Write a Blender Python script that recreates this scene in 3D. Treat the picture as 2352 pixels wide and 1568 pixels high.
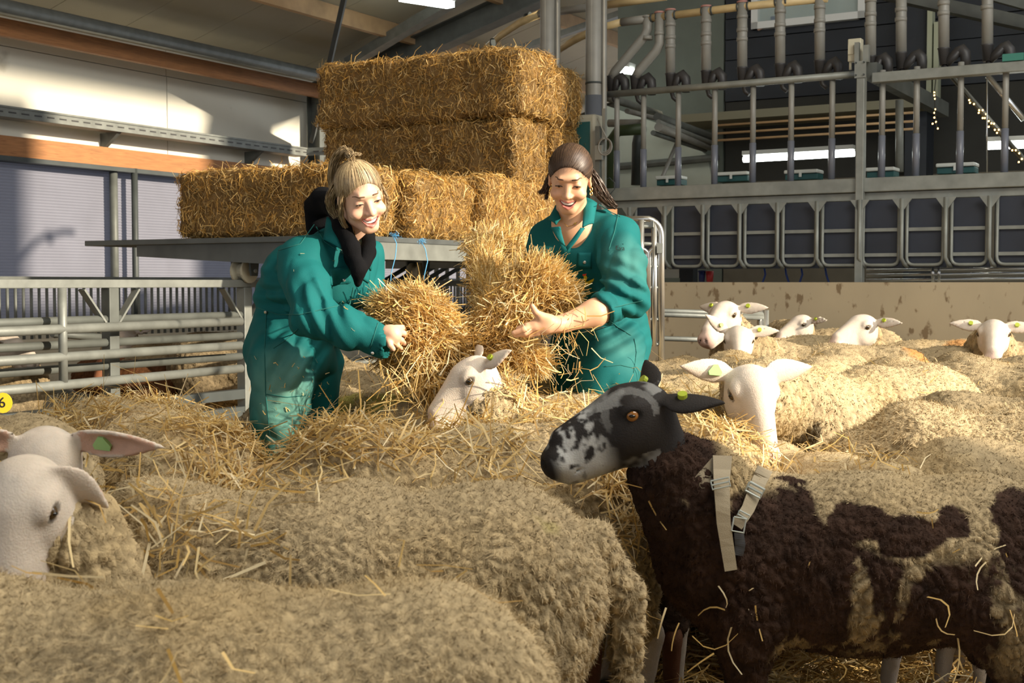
import bpy, math, random
import numpy as np
from mathutils import Vector, Matrix
random.seed(7)
R = math.radians
for o in list(bpy.data.objects): bpy.data.objects.remove(o)
SC = bpy.context.scene
COL = SC.collection

# ------------------------------------------------------------------ camera, light, exposure
F = 2950.0
PITCH = math.atan((784 - 648) / F)
CAM = Vector((0, 0, 1.15))
cd = bpy.data.cameras.new('camera'); cam = bpy.data.objects.new('camera', cd); COL.objects.link(cam)
cam.location = CAM; cam.rotation_euler = (math.pi / 2 - PITCH, 0, 0)
cd.sensor_width = 36; cd.lens = F / 2352 * 36; cd.clip_start = 0.05; cd.clip_end = 200
cd.dof.use_dof = True; cd.dof.focus_distance = 4.2; cd.dof.aperture_fstop = 10.0
SC.camera = cam

U = Vector((0.505, 0.863, 0)).normalized(); V = Vector((0.863, -0.505, 0)).normalized()
w = bpy.data.worlds.new('sky'); SC.world = w; w.use_nodes = True
w.node_tree.nodes['Background'].inputs[0].default_value = (0.86, 0.92, 1.0, 1)
w.node_tree.nodes['Background'].inputs[1].default_value = 1.3
sd = bpy.data.lights.new('sun', 'SUN'); sd.energy = 8.0; sd.angle = R(1.2); sd.color = (1.0, 0.86, 0.66)
sun = bpy.data.objects.new('sun', sd); COL.objects.link(sun)
S = (V + 0.10 * U + Vector((0, 0, 0.325))).normalized()
sun.rotation_euler = S.to_track_quat('Z', 'Y').to_euler()
sun.location = (8, -4, 8)
SC.view_settings.view_transform = 'Standard'; SC.view_settings.look = 'None'
SC.view_settings.gamma = 1; SC.view_settings.use_curve_mapping = False
SC.view_settings.exposure = 0.15

def area(name, loc, target, sx, sy, power, col=(1, 1, 1)):
    d = bpy.data.lights.new(name, 'AREA'); d.shape = 'RECTANGLE'; d.size = sx; d.size_y = sy
    d.energy = power; d.color = col
    o = bpy.data.objects.new(name, d); COL.objects.link(o); o.location = loc
    o.rotation_euler = (Vector(loc) - Vector(target)).to_track_quat('Z', 'Y').to_euler(); return o

# added soft fill lamp, high at right, to brighten the foreground
area('rooflight_daylight', (3.6, 1.2, 5.6), (0.2, 2.8, 0.5), 5.0, 3.0, 560, (1.0, .95, .84))

# ------------------------------------------------------------------ geometry from pixels
def ray(px, py):
    cx, cy = (px - 1176) / F, (784 - py) / F
    return Vector((cx, math.cos(PITCH) + cy * math.sin(PITCH), -math.sin(PITCH) + cy * math.cos(PITCH)))
def W(px, py, Y): d = ray(px, py); return CAM + d * (Y / d.y)
def B(u, v, z): return Vector((u * U.x + v * V.x, u * U.y + v * V.y, z))
def onV(px, py, v):
    d = ray(px, py); return CAM + d * (v / (d.x * V.x + d.y * V.y))
def onU(px, py, u):
    d = ray(px, py); return CAM + d * (u / (d.x * U.x + d.y * U.y))
def uu(p): return p.x * U.x + p.y * U.y
def vv(p): return p.x * V.x + p.y * V.y
def uz(px, py, v): p = onV(px, py, v); return uu(p), p.z
def vz(px, py, u): p = onU(px, py, u); return vv(p), p.z

# ------------------------------------------------------------------ materials
MATS = {}
def mat(name, col=(.8, .8, .8), rough=.6, metal=0.0, var=0.0, vscale=6.0, bump=0.0, bscale=60.0, attr=False,
        emit=None, alpha=None, stretch=None, dark=None, transl=0.0, spec=.5, bd=.01, sss=0.0):
    if name in MATS: return MATS[name]
    m = bpy.data.materials.new(name); m.use_nodes = True; nt = m.node_tree; N = nt.nodes; L = nt.links
    b = N['Principled BSDF']; b.inputs['Roughness'].default_value = rough; b.inputs['Metallic'].default_value = metal
    b.inputs['Base Color'].default_value = (*col, 1); b.inputs['Specular IOR Level'].default_value = spec
    tc = N.new('ShaderNodeNewGeometry'); mp = N.new('ShaderNodeMapping'); L.new(tc.outputs['Position'], mp.inputs[0])
    if stretch: mp.inputs['Scale'].default_value = stretch
    src = None
    if attr:
        a = N.new('ShaderNodeAttribute'); a.attribute_name = 'Col'; src = a.outputs['Color']
    if var > 0:
        n = N.new('ShaderNodeTexNoise'); n.inputs['Scale'].default_value = vscale; n.inputs['Detail'].default_value = 6
        L.new(mp.outputs[0], n.inputs['Vector'])
        cr = N.new('ShaderNodeMapRange'); cr.inputs[1].default_value = .25; cr.inputs[2].default_value = .75
        cr.inputs[3].default_value = 1 - var; cr.inputs[4].default_value = 1 + var * .6; L.new(n.outputs['Fac'], cr.inputs[0])
        mx = N.new('ShaderNodeVectorMath'); mx.operation = 'SCALE'; L.new(cr.outputs[0], mx.inputs['Scale'])
        if src: L.new(src, mx.inputs[0])
        else: mx.inputs[0].default_value = col
        src = mx.outputs[0]
    if dark:   # (colour, scale, threshold lo, hi): stains with a shape of their own
        n2 = N.new('ShaderNodeTexNoise'); n2.inputs['Scale'].default_value = dark[1]; n2.inputs['Detail'].default_value = 5
        L.new(mp.outputs[0], n2.inputs['Vector'])
        r2 = N.new('ShaderNodeMapRange'); r2.inputs[1].default_value = dark[2]; r2.inputs[2].default_value = dark[3]
        L.new(n2.outputs['Fac'], r2.inputs[0]); mm = N.new('ShaderNodeMix'); mm.data_type = 'RGBA'
        L.new(r2.outputs[0], mm.inputs[0])
        if src: L.new(src, mm.inputs[6])
        else: mm.inputs[6].default_value = (*col, 1)
        mm.inputs[7].default_value = (*dark[0], 1); src = mm.outputs[2]
    if src: L.new(src, b.inputs['Base Color'])
    if bump > 0:
        n3 = N.new('ShaderNodeTexNoise'); n3.inputs['Scale'].default_value = bscale; n3.inputs['Detail'].default_value = 8
        L.new(mp.outputs[0], n3.inputs['Vector'])
        bp = N.new('ShaderNodeBump'); bp.inputs['Strength'].default_value = bump; bp.inputs['Distance'].default_value = bd
        L.new(n3.outputs['Fac'], bp.inputs['Height']); L.new(bp.outputs[0], b.inputs['Normal'])
    if emit: b.inputs['Emission Color'].default_value = (*emit[0], 1); b.inputs['Emission Strength'].default_value = emit[1]
    if alpha is not None: b.inputs['Alpha'].default_value = alpha
    if sss: b.inputs['Subsurface Weight'].default_value = sss; b.inputs['Subsurface Radius'].default_value = (.012, .005, .003); b.inputs['Subsurface Scale'].default_value = 1.0
    if transl > 0:
        t = N.new('ShaderNodeBsdfTranslucent'); ms = N.new('ShaderNodeMixShader'); ms.inputs[0].default_value = transl
        if src: L.new(src, t.inputs[0])
        else: t.inputs[0].default_value = (*col, 1)
        L.new(b.outputs[0], ms.inputs[1]); L.new(t.outputs[0], ms.inputs[2]); L.new(ms.outputs[0], N['Material Output'].inputs[0])
    MATS[name] = m; return m

# ------------------------------------------------------------------ objects
def props(o, label=None, cat=None, group=None, kind=None):
    if label: o['label'] = label
    if cat: o['category'] = cat
    if group: o['group'] = group
    if kind: o['kind'] = kind
    return o
class MB:
    def __init__(s): s.v = []; s.f = []; s.c = []
    def add(s, vs, fs):
        n = len(s.v); s.v += [tuple(x) for x in vs]; s.f += [tuple(i + n for i in f) for f in fs]; return s
    def hexa(s, p):   # p: 8 points, bottom ring then top ring
        return s.add(p, [(0, 3, 2, 1), (4, 5, 6, 7), (0, 1, 5, 4), (1, 2, 6, 5), (2, 3, 7, 6), (3, 0, 4, 7)])
    def bbox(s, u0, u1, v0, v1, z0, z1):   # box in barn axes
        return s.hexa([B(u0, v0, z0), B(u1, v0, z0), B(u1, v1, z0), B(u0, v1, z0), B(u0, v0, z1), B(u1, v0, z1), B(u1, v1, z1), B(u0, v1, z1)][::1])
    def box(s, c, sx, sy, sz, rot=None):
        m = rot or Matrix.Identity(3); P = []
        for k in (-1, 1):
            for i, j in ((-1, -1), (1, -1), (1, 1), (-1, 1)): P.append(Vector(c) + m @ Vector((i * sx / 2, j * sy / 2, k * sz / 2)))
        return s.hexa(P)
    def bar(s, a, b, w_, h_, up=(0, 0, 1)):   # rectangular bar a->b
        a = Vector(a); b = Vector(b); d = (b - a).normalized(); up = Vector(up)
        x = d.cross(up)
        if x.length < 1e-4: x = d.cross(Vector((U.x, U.y, 0)))
        x.normalize(); y = x.cross(d).normalized()
        P = [q + x * (i * w_ / 2) + y * (j * h_ / 2) for q in (a, b) for i, j in ((-1, -1), (1, -1), (1, 1), (-1, 1))]
        return s.hexa(P)
    def tube(s, pts, r, n=8, cap=True):
        pts = [Vector(p) for p in pts]; m = len(pts); rs = r if isinstance(r, (list, tuple)) else [r] * m
        vs = []; fs = []; prev = None
        for i, p in enumerate(pts):
            d = (pts[min(i + 1, m - 1)] - pts[max(i - 1, 0)]).normalized()
            if prev is None:
                x = d.cross(Vector((0, 0, 1)));
                if x.length < .05: x = d.cross(Vector((1, 0, 0)))
                x.normalize()
            else: x = (prev - d * prev.dot(d)).normalized()
            prev = x; y = d.cross(x)
            for k in range(n):
                a = 2 * math.pi * k / n; vs.append(p + (x * math.cos(a) + y * math.sin(a)) * rs[i])
        for i in range(m - 1):
            for k in range(n): k2 = (k + 1) % n; fs.append((i * n + k, i * n + k2, (i + 1) * n + k2, (i + 1) * n + k))
        if cap: fs.append(tuple(range(n))[::-1]); fs.append(tuple((m - 1) * n + k for k in range(n)))
        return s.add(vs, fs)
    def prism(s, poly, off):   # extrude a polygon by vector off
        n = len(poly); off = Vector(off); P = [Vector(p) for p in poly] + [Vector(p) + off for p in poly]
        return s.add(P, [tuple(range(n))[::-1], tuple(range(n, 2 * n))] + [(i, (i + 1) % n, n + (i + 1) % n, n + i) for i in range(n)])
def arc_pts(p0, p1, p2, n=5):
    p0, p1, p2 = Vector(p0), Vector(p1), Vector(p2)
    return [p0 * (1 - t) ** 2 + p1 * 2 * t * (1 - t) + p2 * t * t for t in [i / n for i in range(n + 1)]]
def npmesh(name, Vt, faces_list, col=None, smooth=True):
    me = bpy.data.meshes.new(name); Vt = np.asarray(Vt, dtype=np.float32)
    me.vertices.add(len(Vt)); me.vertices.foreach_set('co', Vt.ravel())
    idx = []; st = []; tot = 0
    for Fa in faces_list:
        Fa = np.asarray(Fa, dtype=np.int32)
        if len(Fa) == 0: continue
        k = Fa.shape[1]; idx.append(Fa.ravel()); st.append(tot + np.arange(len(Fa)) * k); tot += Fa.size
    idx = np.concatenate(idx).astype(np.int32); st = np.concatenate(st).astype(np.int32)
    me.loops.add(len(idx)); me.loops.foreach_set('vertex_index', idx)
    me.polygons.add(len(st)); me.polygons.foreach_set('loop_start', st)
    me.update(calc_edges=True)
    if smooth: me.polygons.foreach_set('use_smooth', np.ones(len(st), dtype=bool))
    if col is not None:
        a = me.color_attributes.new('Col', 'FLOAT_COLOR', 'POINT')
        c4 = np.ones((len(Vt), 4), dtype=np.float32); c4[:, :3] = col; a.data.foreach_set('color', c4.ravel())
    return me
def link(name, me, m, parent=None, loc=None):
    o = bpy.data.objects.new(name, me); COL.objects.link(o)
    if m and not me.materials: me.materials.append(m)
    if parent: o.parent = parent
    if loc is not None: o.location = loc
    return o
def npobj(name, Vt, faces, m, parent=None, col=None, smooth=True, origin=None):
    """world-space verts; parent empties carry location only"""
    Vt = np.asarray(Vt, dtype=np.float32)
    if parent is not None: Vt = Vt - np.array(parent.location, dtype=np.float32); return link(name, npmesh(name, Vt, faces, col, smooth), m, parent)
    o0 = origin if origin is not None else np.array([Vt[:, 0].mean(), Vt[:, 1].mean(), Vt[:, 2].min()])
    return link(name, npmesh(name, Vt - np.asarray(o0, dtype=np.float32), faces, col, smooth), m, None, Vector([float(x) for x in o0]))
def obj(name, mb, m, parent=None, smooth=False, bevel=0):
    if parent is not None: base = wloc(parent)
    else:
        xs = [p[0] for p in mb.v]; ys = [p[1] for p in mb.v]; zs = [p[2] for p in mb.v]
        base = Vector(((min(xs) + max(xs)) / 2, (min(ys) + max(ys)) / 2, min(zs)))
    me = bpy.data.meshes.new(name); me.from_pydata([(p[0] - base.x, p[1] - base.y, p[2] - base.z) for p in mb.v], [], mb.f); me.update()
    me.materials.append(m)
    if smooth: me.polygons.foreach_set('use_smooth', [len(p.vertices) == 4 for p in me.polygons])
    o = bpy.data.objects.new(name, me); COL.objects.link(o)
    if parent is not None: o.parent = parent
    else: o.location = base
    if bevel:
        b = o.modifiers.new('bevel', 'BEVEL'); b.width = bevel; b.segments = 2; b.limit_method = 'ANGLE'
    return o
def wloc(o):
    l = Vector(o.location)
    while o.parent: o = o.parent; l = l + Vector(o.location)
    return l
def thing(name, label, cat, loc, group=None):
    o = bpy.data.objects.new(name, None); COL.objects.link(o); o.location = loc; o.empty_display_size = .1
    return props(o, label, cat, group)
def struct(name, mb, m, parent=None, smooth=False):
    o = obj(name, mb, m, parent, smooth)
    if parent is None: o['kind'] = 'structure'
    return o
def dup(o, parent=None, delta=(0, 0, 0)):
    c = o.copy(); COL.objects.link(c)
    if parent: c.parent = parent
    c.location = Vector(o.location) + Vector(delta); return c

# ------------------------------------------------------------------ numpy noise
def _h(i, j, k, s):
    n = (i * 374761393 + j * 668265263 + k * 2147483647 + s * 974634777) & 0xffffffff
    n = ((n ^ (n >> 13)) * 1274126177) & 0xffffffff
    n = n ^ (n >> 16); return (n & 0xffff) / 65535.0
def vnoise(P, s=0):
    P = np.asarray(P, dtype=np.float64); I = np.floor(P).astype(np.int64); f = P - I; f = f * f * (3 - 2 * f)
    i, j, k = I[:, 0], I[:, 1], I[:, 2]; x, y, z = f[:, 0], f[:, 1], f[:, 2]; out = 0
    for a in (0, 1):
        for b in (0, 1):
            for c in (0, 1):
                out = out + _h(i + a, j + b, k + c, s) * (x if a else 1 - x) * (y if b else 1 - y) * (z if c else 1 - z)
    return out
def fbm(P, o=3, s=0):
    t = 0; a = .5; n = 0
    for q in range(o): t = t + a * vnoise(P * 2 ** q, s + q); n += a; a *= .5
    return t / n
def worley(P, s=0):
    I = np.floor(P).astype(np.int64); f1 = np.full(len(P), 9.); f2 = np.full(len(P), 9.)
    for a in (-1, 0, 1):
        for b in (-1, 0, 1):
            for c in (-1, 0, 1):
                i, j, k = I[:, 0] + a, I[:, 1] + b, I[:, 2] + c
                q = np.stack([i + _h(i, j, k, s), j + _h(i, j, k, s + 11), k + _h(i, j, k, s + 23)], 1)
                d = np.sqrt(((q - P) ** 2).sum(1)); m = d < f1; f2 = np.where(m, f1, np.minimum(f2, d)); f1 = np.where(m, d, f1)
    return f1, f2

# ------------------------------------------------------------------ signed distance modelling
def A_(x): return np.asarray(x, dtype=np.float64)
def smin(a, b, k): h = np.clip(.5 + .5 * (b - a) / k, 0, 1); return b * (1 - h) + a * h - k * h * (1 - h)
def smax(a, b, k): return -smin(-a, -b, k)
def rc(p, a, b, ra, rb, S_=None):
    a = A_(a); b = A_(b)
    if S_ is not None: S_ = A_(S_); p = p * S_; a = a * S_; b = b * S_
    ab = b - a; t = np.clip(((p - a) @ ab) / max(ab @ ab, 1e-12), 0, 1)
    d = np.sqrt((((p - a) - t[:, None] * ab) ** 2).sum(1)) - (ra + (rb - ra) * t)
    return d if S_ is None else d / S_.max()
def chain(p, pts, rs, k=.02):
    d = None
    for i in range(len(pts) - 1):
        e = rc(p, pts[i], pts[i + 1], rs[i], rs[i + 1]); d = e if d is None else smin(d, e, k)
    return d
def el(p, c, r, M=None):
    q = p - A_(c)
    if M is not None: q = q @ M
    r = A_(r); k0 = np.sqrt(((q / r) ** 2).sum(1)); k1 = np.sqrt(((q / r ** 2) ** 2).sum(1)) + 1e-9
    return k0 * (k0 - 1) / k1
def near(fn, p, c, r):
    """evaluate fn only inside a sphere; outside, a safe distance"""
    dd = np.sqrt(((p - A_(c)) ** 2).sum(1)); out = dd - r + .03; m = dd < r
    if m.any(): out[m] = fn(p[m])
    return out
def addf(d, p, fn, band=.06):
    m = np.abs(d) < band
    if m.any(): d = d.copy(); d[m] = d[m] + fn(p[m])
    return d
def netmesh(f, lo, hi, h, margin=1.4):
    """surface nets over a block-sparse grid"""
    lo = A_(lo); hi = A_(hi); nb = np.ceil((hi - lo) / (4 * h)).astype(int) + 1; n = nb * 4
    D = np.empty(n, dtype=np.float32)
    bi = np.stack(np.meshgrid(*[np.arange(q) for q in nb], indexing='ij'), -1).reshape(-1, 3)
    cc = lo + (bi * 4 + 1.5) * h; dc = f(cc)
    D4 = D.reshape(nb[0], 4, nb[1], 4, nb[2], 4)
    D4[:] = dc.reshape(nb[0], 1, nb[1], 1, nb[2], 1)
    act = bi[np.abs(dc) < 4 * h * .9 * margin]
    o4 = np.stack(np.meshgrid(*[np.arange(4)] * 3, indexing='ij'), -1).reshape(-1, 3)
    for s in range(0, len(act), 4000):
        a = act[s:s + 4000]; g = (a[:, None, :] * 4 + o4[None]).reshape(-1, 3)
        D[g[:, 0], g[:, 1], g[:, 2]] = f(lo + g * h)
    ins = D < 0
    c = [ins[a:n[0] - 1 + a, b:n[1] - 1 + b, e:n[2] - 1 + e] for a in (0, 1) for b in (0, 1) for e in (0, 1)]
    sm = sum(x.astype(np.int8) for x in c); cells = np.argwhere((sm > 0) & (sm < 8))
    idm = -np.ones(n, dtype=np.int32); idm[cells[:, 0], cells[:, 1], cells[:, 2]] = np.arange(len(cells))
    acc = np.zeros((len(cells), 3)); cnt = np.zeros(len(cells))
    off = [(a, b, e) for a in (0, 1) for b in (0, 1) for e in (0, 1)]
    for i in range(8):
        for j in range(i + 1, 8):
            oa, ob = A_(off[i]), A_(off[j])
            if abs(oa - ob).sum() != 1: continue
            ia = cells + oa.astype(int); ib = cells + ob.astype(int)
            da = D[ia[:, 0], ia[:, 1], ia[:, 2]]; db = D[ib[:, 0], ib[:, 1], ib[:, 2]]; m = (da < 0) != (db < 0)
            t = np.where(m, da / np.where(m, da - db, 1), 0)
            acc += np.where(m[:, None], oa + t[:, None] * (ob - oa), 0); cnt += m
    Vt = lo + (cells + acc / cnt[:, None]) * h
    Q = []
    for ax in range(3):
        b_, c_ = [(1, 2), (2, 0), (0, 1)][ax]; sl0 = [slice(None)] * 3; sl1 = [slice(None)] * 3
        sl0[ax] = slice(0, n[ax] - 1); sl1[ax] = slice(1, n[ax])
        x0 = ins[tuple(sl0)]; x1 = ins[tuple(sl1)]; e = np.argwhere(x0 != x1)
        e = e[(e[:, b_] > 0) & (e[:, c_] > 0)]
        flip = x0[e[:, 0], e[:, 1], e[:, 2]]
        eb = np.zeros(3, int); eb[b_] = 1; ec = np.zeros(3, int); ec[c_] = 1
        q = [e - eb - ec, e - ec, e, e - eb]; q = np.stack([idm[z[:, 0], z[:, 1], z[:, 2]] for z in q], 1)
        q[~flip] = q[~flip][:, ::-1]; Q.append(q[(q >= 0).all(1)])
    return Vt, np.concatenate(Q)
def grad(f, P, e=.002):
    G = np.stack([f(P + A_(d) * e) - f(P - A_(d) * e) for d in ((1, 0, 0), (0, 1, 0), (0, 0, 1))], 1)
    return G / (np.linalg.norm(G, axis=1)[:, None] + 1e-9)
def vnorm(Vt, Q):
    n = np.cross(Vt[Q[:, 2]] - Vt[Q[:, 0]], Vt[Q[:, 3]] - Vt[Q[:, 1]]); N = np.zeros_like(Vt)
    for k in range(4): np.add.at(N, Q[:, k], n)
    return N / (np.linalg.norm(N, axis=1)[:, None] + 1e-9)
RNG = np.random.default_rng(11)
def unit(a): return a / (np.linalg.norm(a, axis=1)[:, None] + 1e-9)

# ------------------------------------------------------------------ straw
STRAW = np.array([(.62, .43, .16), (.72, .53, .24), (.52, .33, .10), (.78, .62, .33), (.45, .28, .09), (.66, .46, .17), (.84, .72, .47)])
def straw_geo(P, Dr, Ln, Wd, bend=.12, segs=2, wdir=None, tint=None):
    """ribbons: bases P, directions Dr, lengths, widths -> verts, quads, colours"""
    n = len(P); Dr = unit(Dr)
    if wdir is None: wdir = RNG.normal(size=(n, 3))
    wd = unit(np.cross(Dr, wdir)); bn = unit(np.cross(Dr, wd)); k = segs + 1; kb = RNG.normal(size=n) * bend; ks = RNG.normal(size=n) * bend
    Vt = np.zeros((n, k, 2, 3)); Ln = Ln[:, None]
    for i in range(k):
        t = i / segs; c = P + Dr * Ln * t + (bn * kb[:, None] + wd * ks[:, None]) * Ln * (4 * t * (1 - t)) * .5
        wdt = Wd[:, None] * (1 - .35 * t) / 2; Vt[:, i, 0] = c - wd * wdt; Vt[:, i, 1] = c + wd * wdt
    Vt = Vt.reshape(-1, 3); b = (np.arange(n) * k * 2)[:, None, None]; s_ = (np.arange(segs) * 2)[None, :, None]
    Q = (b + s_ + np.array([0, 1, 3, 2])[None, None]).reshape(-1, 4)
    c = STRAW[RNG.integers(0, len(STRAW), n)] * RNG.uniform(.75, 1.15, (n, 1))
    if tint is not None: c = c * tint
    return Vt, Q, np.repeat(c, k * 2, axis=0)
def merge(parts):
    Vs, Qs, Cs = [], [], []; o = 0
    for v, q, c in parts: Vs.append(v); Qs.append(q + o); Cs.append(c); o += len(v)
    return np.concatenate(Vs), np.concatenate(Qs), np.concatenate(Cs)
def M_straw(): return mat('straw', attr=True, rough=.5, transl=.38, spec=.4)
# ================================================================== the barn
galv = mat('galvanised_steel', (.20, .212, .196), .5, .3, var=.25, vscale=9, bump=.1, bscale=40)
galv_d = mat('dull_galvanised_steel', (.115, .125, .115), .55, .2, var=.3, vscale=7)
steel_d = mat('dark_painted_steel', (.055, .065, .065), .55, .2, var=.2)
stainless = mat('bright_stainless_tube', (.62, .62, .60), .25, .9)
white = mat('white_sandwich_panel', (.66, .64, .55), .6, var=.07, vscale=1.2, dark=((.38, .35, .27), 2.2, .66, .80))
roofm = mat('roof_sandwich_panel', (.50, .475, .365), .6, var=.12, vscale=1.5, bump=.15, bscale=25)
timber = mat('orange_brown_timber', (.36, .155, .05), .6, var=.3, vscale=5, stretch=(1, 1, 14), dark=((.25, .10, .03), 7, .62, .70))
timber_p = mat('pale_timber', (.50, .33, .17), .65, var=.25, vscale=5)
conc = mat('pale_concrete', (.50, .46, .36), .85, var=.15, vscale=3, bump=.2, bscale=30, dark=((.33, .29, .20), 5, .60, .72))
board = mat('speckled_board', (.43, .355, .235), .7, var=.12, vscale=2.5, stretch=(1, 1, .55), dark=((.20, .14, .075), 15, .595, .66))
navy = mat('navy_rubber_sheet', (.019, .024, .038), .6, var=.3, vscale=4)
navy_b = mat('dark_navy_board', (.017, .022, .030), .6, var=.3, vscale=4, bump=.2, bscale=20)
pvc = mat('grey_plastic_pipe', (.24, .235, .21), .45, var=.15, vscale=8)
pvc_d = mat('black_plastic', (.035, .033, .033), .5, var=.3, vscale=12)
yell = mat('yellowed_plastic_tube', (.56, .43, .22), .45, var=.2, vscale=10)
backing = mat('window_glass', (.42, .50, .48), .1, .0, var=.1)
lampm = mat('lamp_tube', (1, 1, 1), .4, emit=((.93, 1, .95), 14))
gnet = mat('windbreak_netting', (.20, .205, .25), .8, var=.08, vscale=3, transl=.2)
greenp = mat('green_painted_steel', (.03, .17, .13), .5)
teal_d = mat('dark_teal_panel', (.012, .075, .075), .5)
creamp = mat('cream_box_plastic', (.52, .49, .37), .5)
boxw = mat('white_plastic_box', (.55, .57, .53), .5)

# floor under the straw
struct('floor', MB().bbox(-8, 24, -11.6, 8, -.12, 0), mat('straw_bedding', (.42, .29, .12), .9, var=.45, vscale=22, bump=.8, bscale=60, dark=((.16, .11, .05), 9, .58, .72)))
# left wall: low concrete wall made of upright panels, netting windows, white panels
WV = -11.0
wl = struct('wall_left', MB().bbox(-6, 23, WV - .35, WV - .16, 0, .7).bbox(-6, 23, WV - .35, WV - .16, 2.45, 4.3), mat('outer_wall', (.3, .29, .25), .8))
pan = MB().bbox(0, .98, WV - .16, WV, 0, .72); first = None
for i in range(26):
    if first is None: first = obj('concrete_panel', MB().bbox(-2, -1.015, WV - .16, WV, 0, .72), conc, wl)
    else: c = dup(first, wl, U * i)
z_t0, z_t1 = 2.42, 2.62
for i, (a, b) in enumerate([(-6, 8.2), (8.2, 10.9), (10.9, 13.6), (13.6, 17), (17, 23)]):
    for j, (z0, z1) in enumerate([(2.62, 3.52), (3.53, 4.3)]):
        obj('wall_panel', MB().bbox(a + .005, b - .005, WV - .16, WV - (.0 if j == 0 else .012), z0, z1), white, wl)
# netting curtains between the posts (horizontal ribs are geometry: thin rolls)
posts_u = [7.3, 10.33, 13.4, 16.4, 19.5]
us = [-6] + posts_u
for i in range(len(us)):
    a = us[i]; b = us[i + 1] if i + 1 < len(us) else 23
    mb = MB(); n = 110; z0, z1 = .72, 2.44; vs = []
    for k in range(n + 1):
        z = z0 + (z1 - z0) * k / n; off = .006 if k % 2 else 0
        vs += [B(a, WV - .10 + off, z), B(b, WV - .10 + off, z)]
    mb.add(vs, [(2 * k, 2 * k + 1, 2 * k + 3, 2 * k + 2) for k in range(n)])
    o = obj('window_%d' % (i + 1), mb, gnet); o['kind'] = 'structure'
for i, u_ in enumerate(posts_u):
    o = thing('curtain_post', ['dark round post and roller tube of the netting curtain at the far left', 'dark round post with roller tube before the netting, left of the bale trolley',
        'dark post before the netting hidden behind the straw bales', 'dark post before the netting behind the left woman', 'dark post far down the netting wall'][i], 'post', B(u_, WV + .06, 0))
    obj('pole', MB().tube([B(u_, WV + .06, .0), B(u_, WV + .06, 2.42)], .036, 10), steel_d, o, True)
    obj('roller_tube', MB().tube([B(u_ - .25, WV + .0, .72), B(u_ - .25, WV + .0, 2.38)], .045, 10), galv_d, o, True)
struct('trim_1', MB().bbox(-6, 23, WV, WV + .07, z_t0, z_t1), timber)
struct('trim_2', MB().bbox(-6, 23, WV - .16, WV + .09, z_t0 - .05, z_t0 - .003), steel_d)
# slotted gutter rail on brackets
g0 = uz(0, 243, WV + .30); g1 = uz(635, 335, WV + .30)
gz = (g0[1] + g1[1]) / 2 - .03
gr = thing('cable_tray', 'long grey slotted metal tray on brackets along the white left wall', 'cable tray', B(8, WV + .3, gz))
ga, gb = -3.0, 13.05
obj('tray', MB().bbox(ga, gb, WV + .28, WV + .30, gz - .06, gz + .05).bbox(ga, gb, WV + .12, WV + .28, gz - .06, gz - .045).bbox(ga, gb, WV + .10, WV + .12, gz - .06, gz + .05)
    .bbox(ga, gb, WV + .285, WV + .312, gz + .03, gz + .05).bbox(ga, gb, WV + .285, WV + .308, gz - .06, gz - .045), galv, gr)
sl = obj('slot', MB().bbox(6.0, 6.09, WV + .3005, WV + .303, gz - .018, gz - .004), pvc_d, gr)
for i in range(1, 46): dup(sl, gr, U * (i * .155))
br = MB().prism([B(7.6, WV, gz - .06), B(7.6, WV + .28, gz - .06), B(7.6, WV, gz - .26)], U * .05)
b0 = obj('bracket', br, galv_d, gr)
for i in (1, 2, 3, -1, -2): dup(b0, gr, U * (i * 2.3))
bb = thing('cable_tray', 'short slotted tray end crossing the steel column beside the bale stack', 'cable tray', B(13.3, WV + .4, gz))
obj('tray', MB().bar(B(13.05, WV + .30, gz), B(13.25, WV + 1.2, gz), .02, .10), galv, bb)
s2 = obj('slot', MB().bar(B(13.06, WV + .40, gz), B(13.08, WV + .48, gz), .03, .014), pvc_d, bb)
for i in range(1, 6): dup(s2, bb, (B(13.25, WV + 1.2, gz) - B(13.05, WV + .3, gz)) * (i * .14))
# roof slope: z = 3.95 + .281 (v - WV)
def roofz(v): return 3.86 + .281 * (v - WV)
def onroof(px, py, dz=0):
    d = ray(px, py); dv = d.x * V.x + d.y * V.y
    t = (3.86 + dz - .281 * WV - CAM.z) / (d.z - .281 * dv); return CAM + d * t
ce = MB(); ce.hexa([B(-8, WV - .4, roofz(WV - .4)), B(24, WV - .4, roofz(WV - .4)), B(24, 3, roofz(3)), B(-8, 3, roofz(3)), B(-8, WV - .4, roofz(WV - .4) + .12), B(24, WV - .4, roofz(WV - .4) + .12), B(24, 3, roofz(3) + .12), B(-8, 3, roofz(3) + .12)])
ceil = struct('ceiling', ce, mat('outer_roof', (.2, .2, .2), .8))
sdir = (V + Vector((0, 0, .281))).normalized(); sn = sdir.cross(U).normalized()
if sn.z > 0: sn = -sn
for i in range(-7, 24):   # roof panels, one metre wide, with joints
    a = B(i + .004, WV - .35, roofz(WV - .35) - .001); L_ = (3 - WV + .3) / sdir.dot(V)
    q = [a, a + U * .99, a + U * .99 + sdir * L_, a + sdir * L_]
    obj('roof_panel', MB().hexa([x + sn * .03 for x in q] + q), roofm, ceil)
def purlin(name, v, w_, h_, m, label, cat, low=.0):
    z = roofz(v) - .03 - h_ / 2 - low
    o = obj(name, MB().bar(B(-7, v, z), B(23, v, z), w_, h_), m); return props(o, label, cat)
purlin('timber_purlin', WV + .45, .07, .17, timber, 'orange timber eaves purlin above the white wall panels', 'beam', .27)
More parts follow.
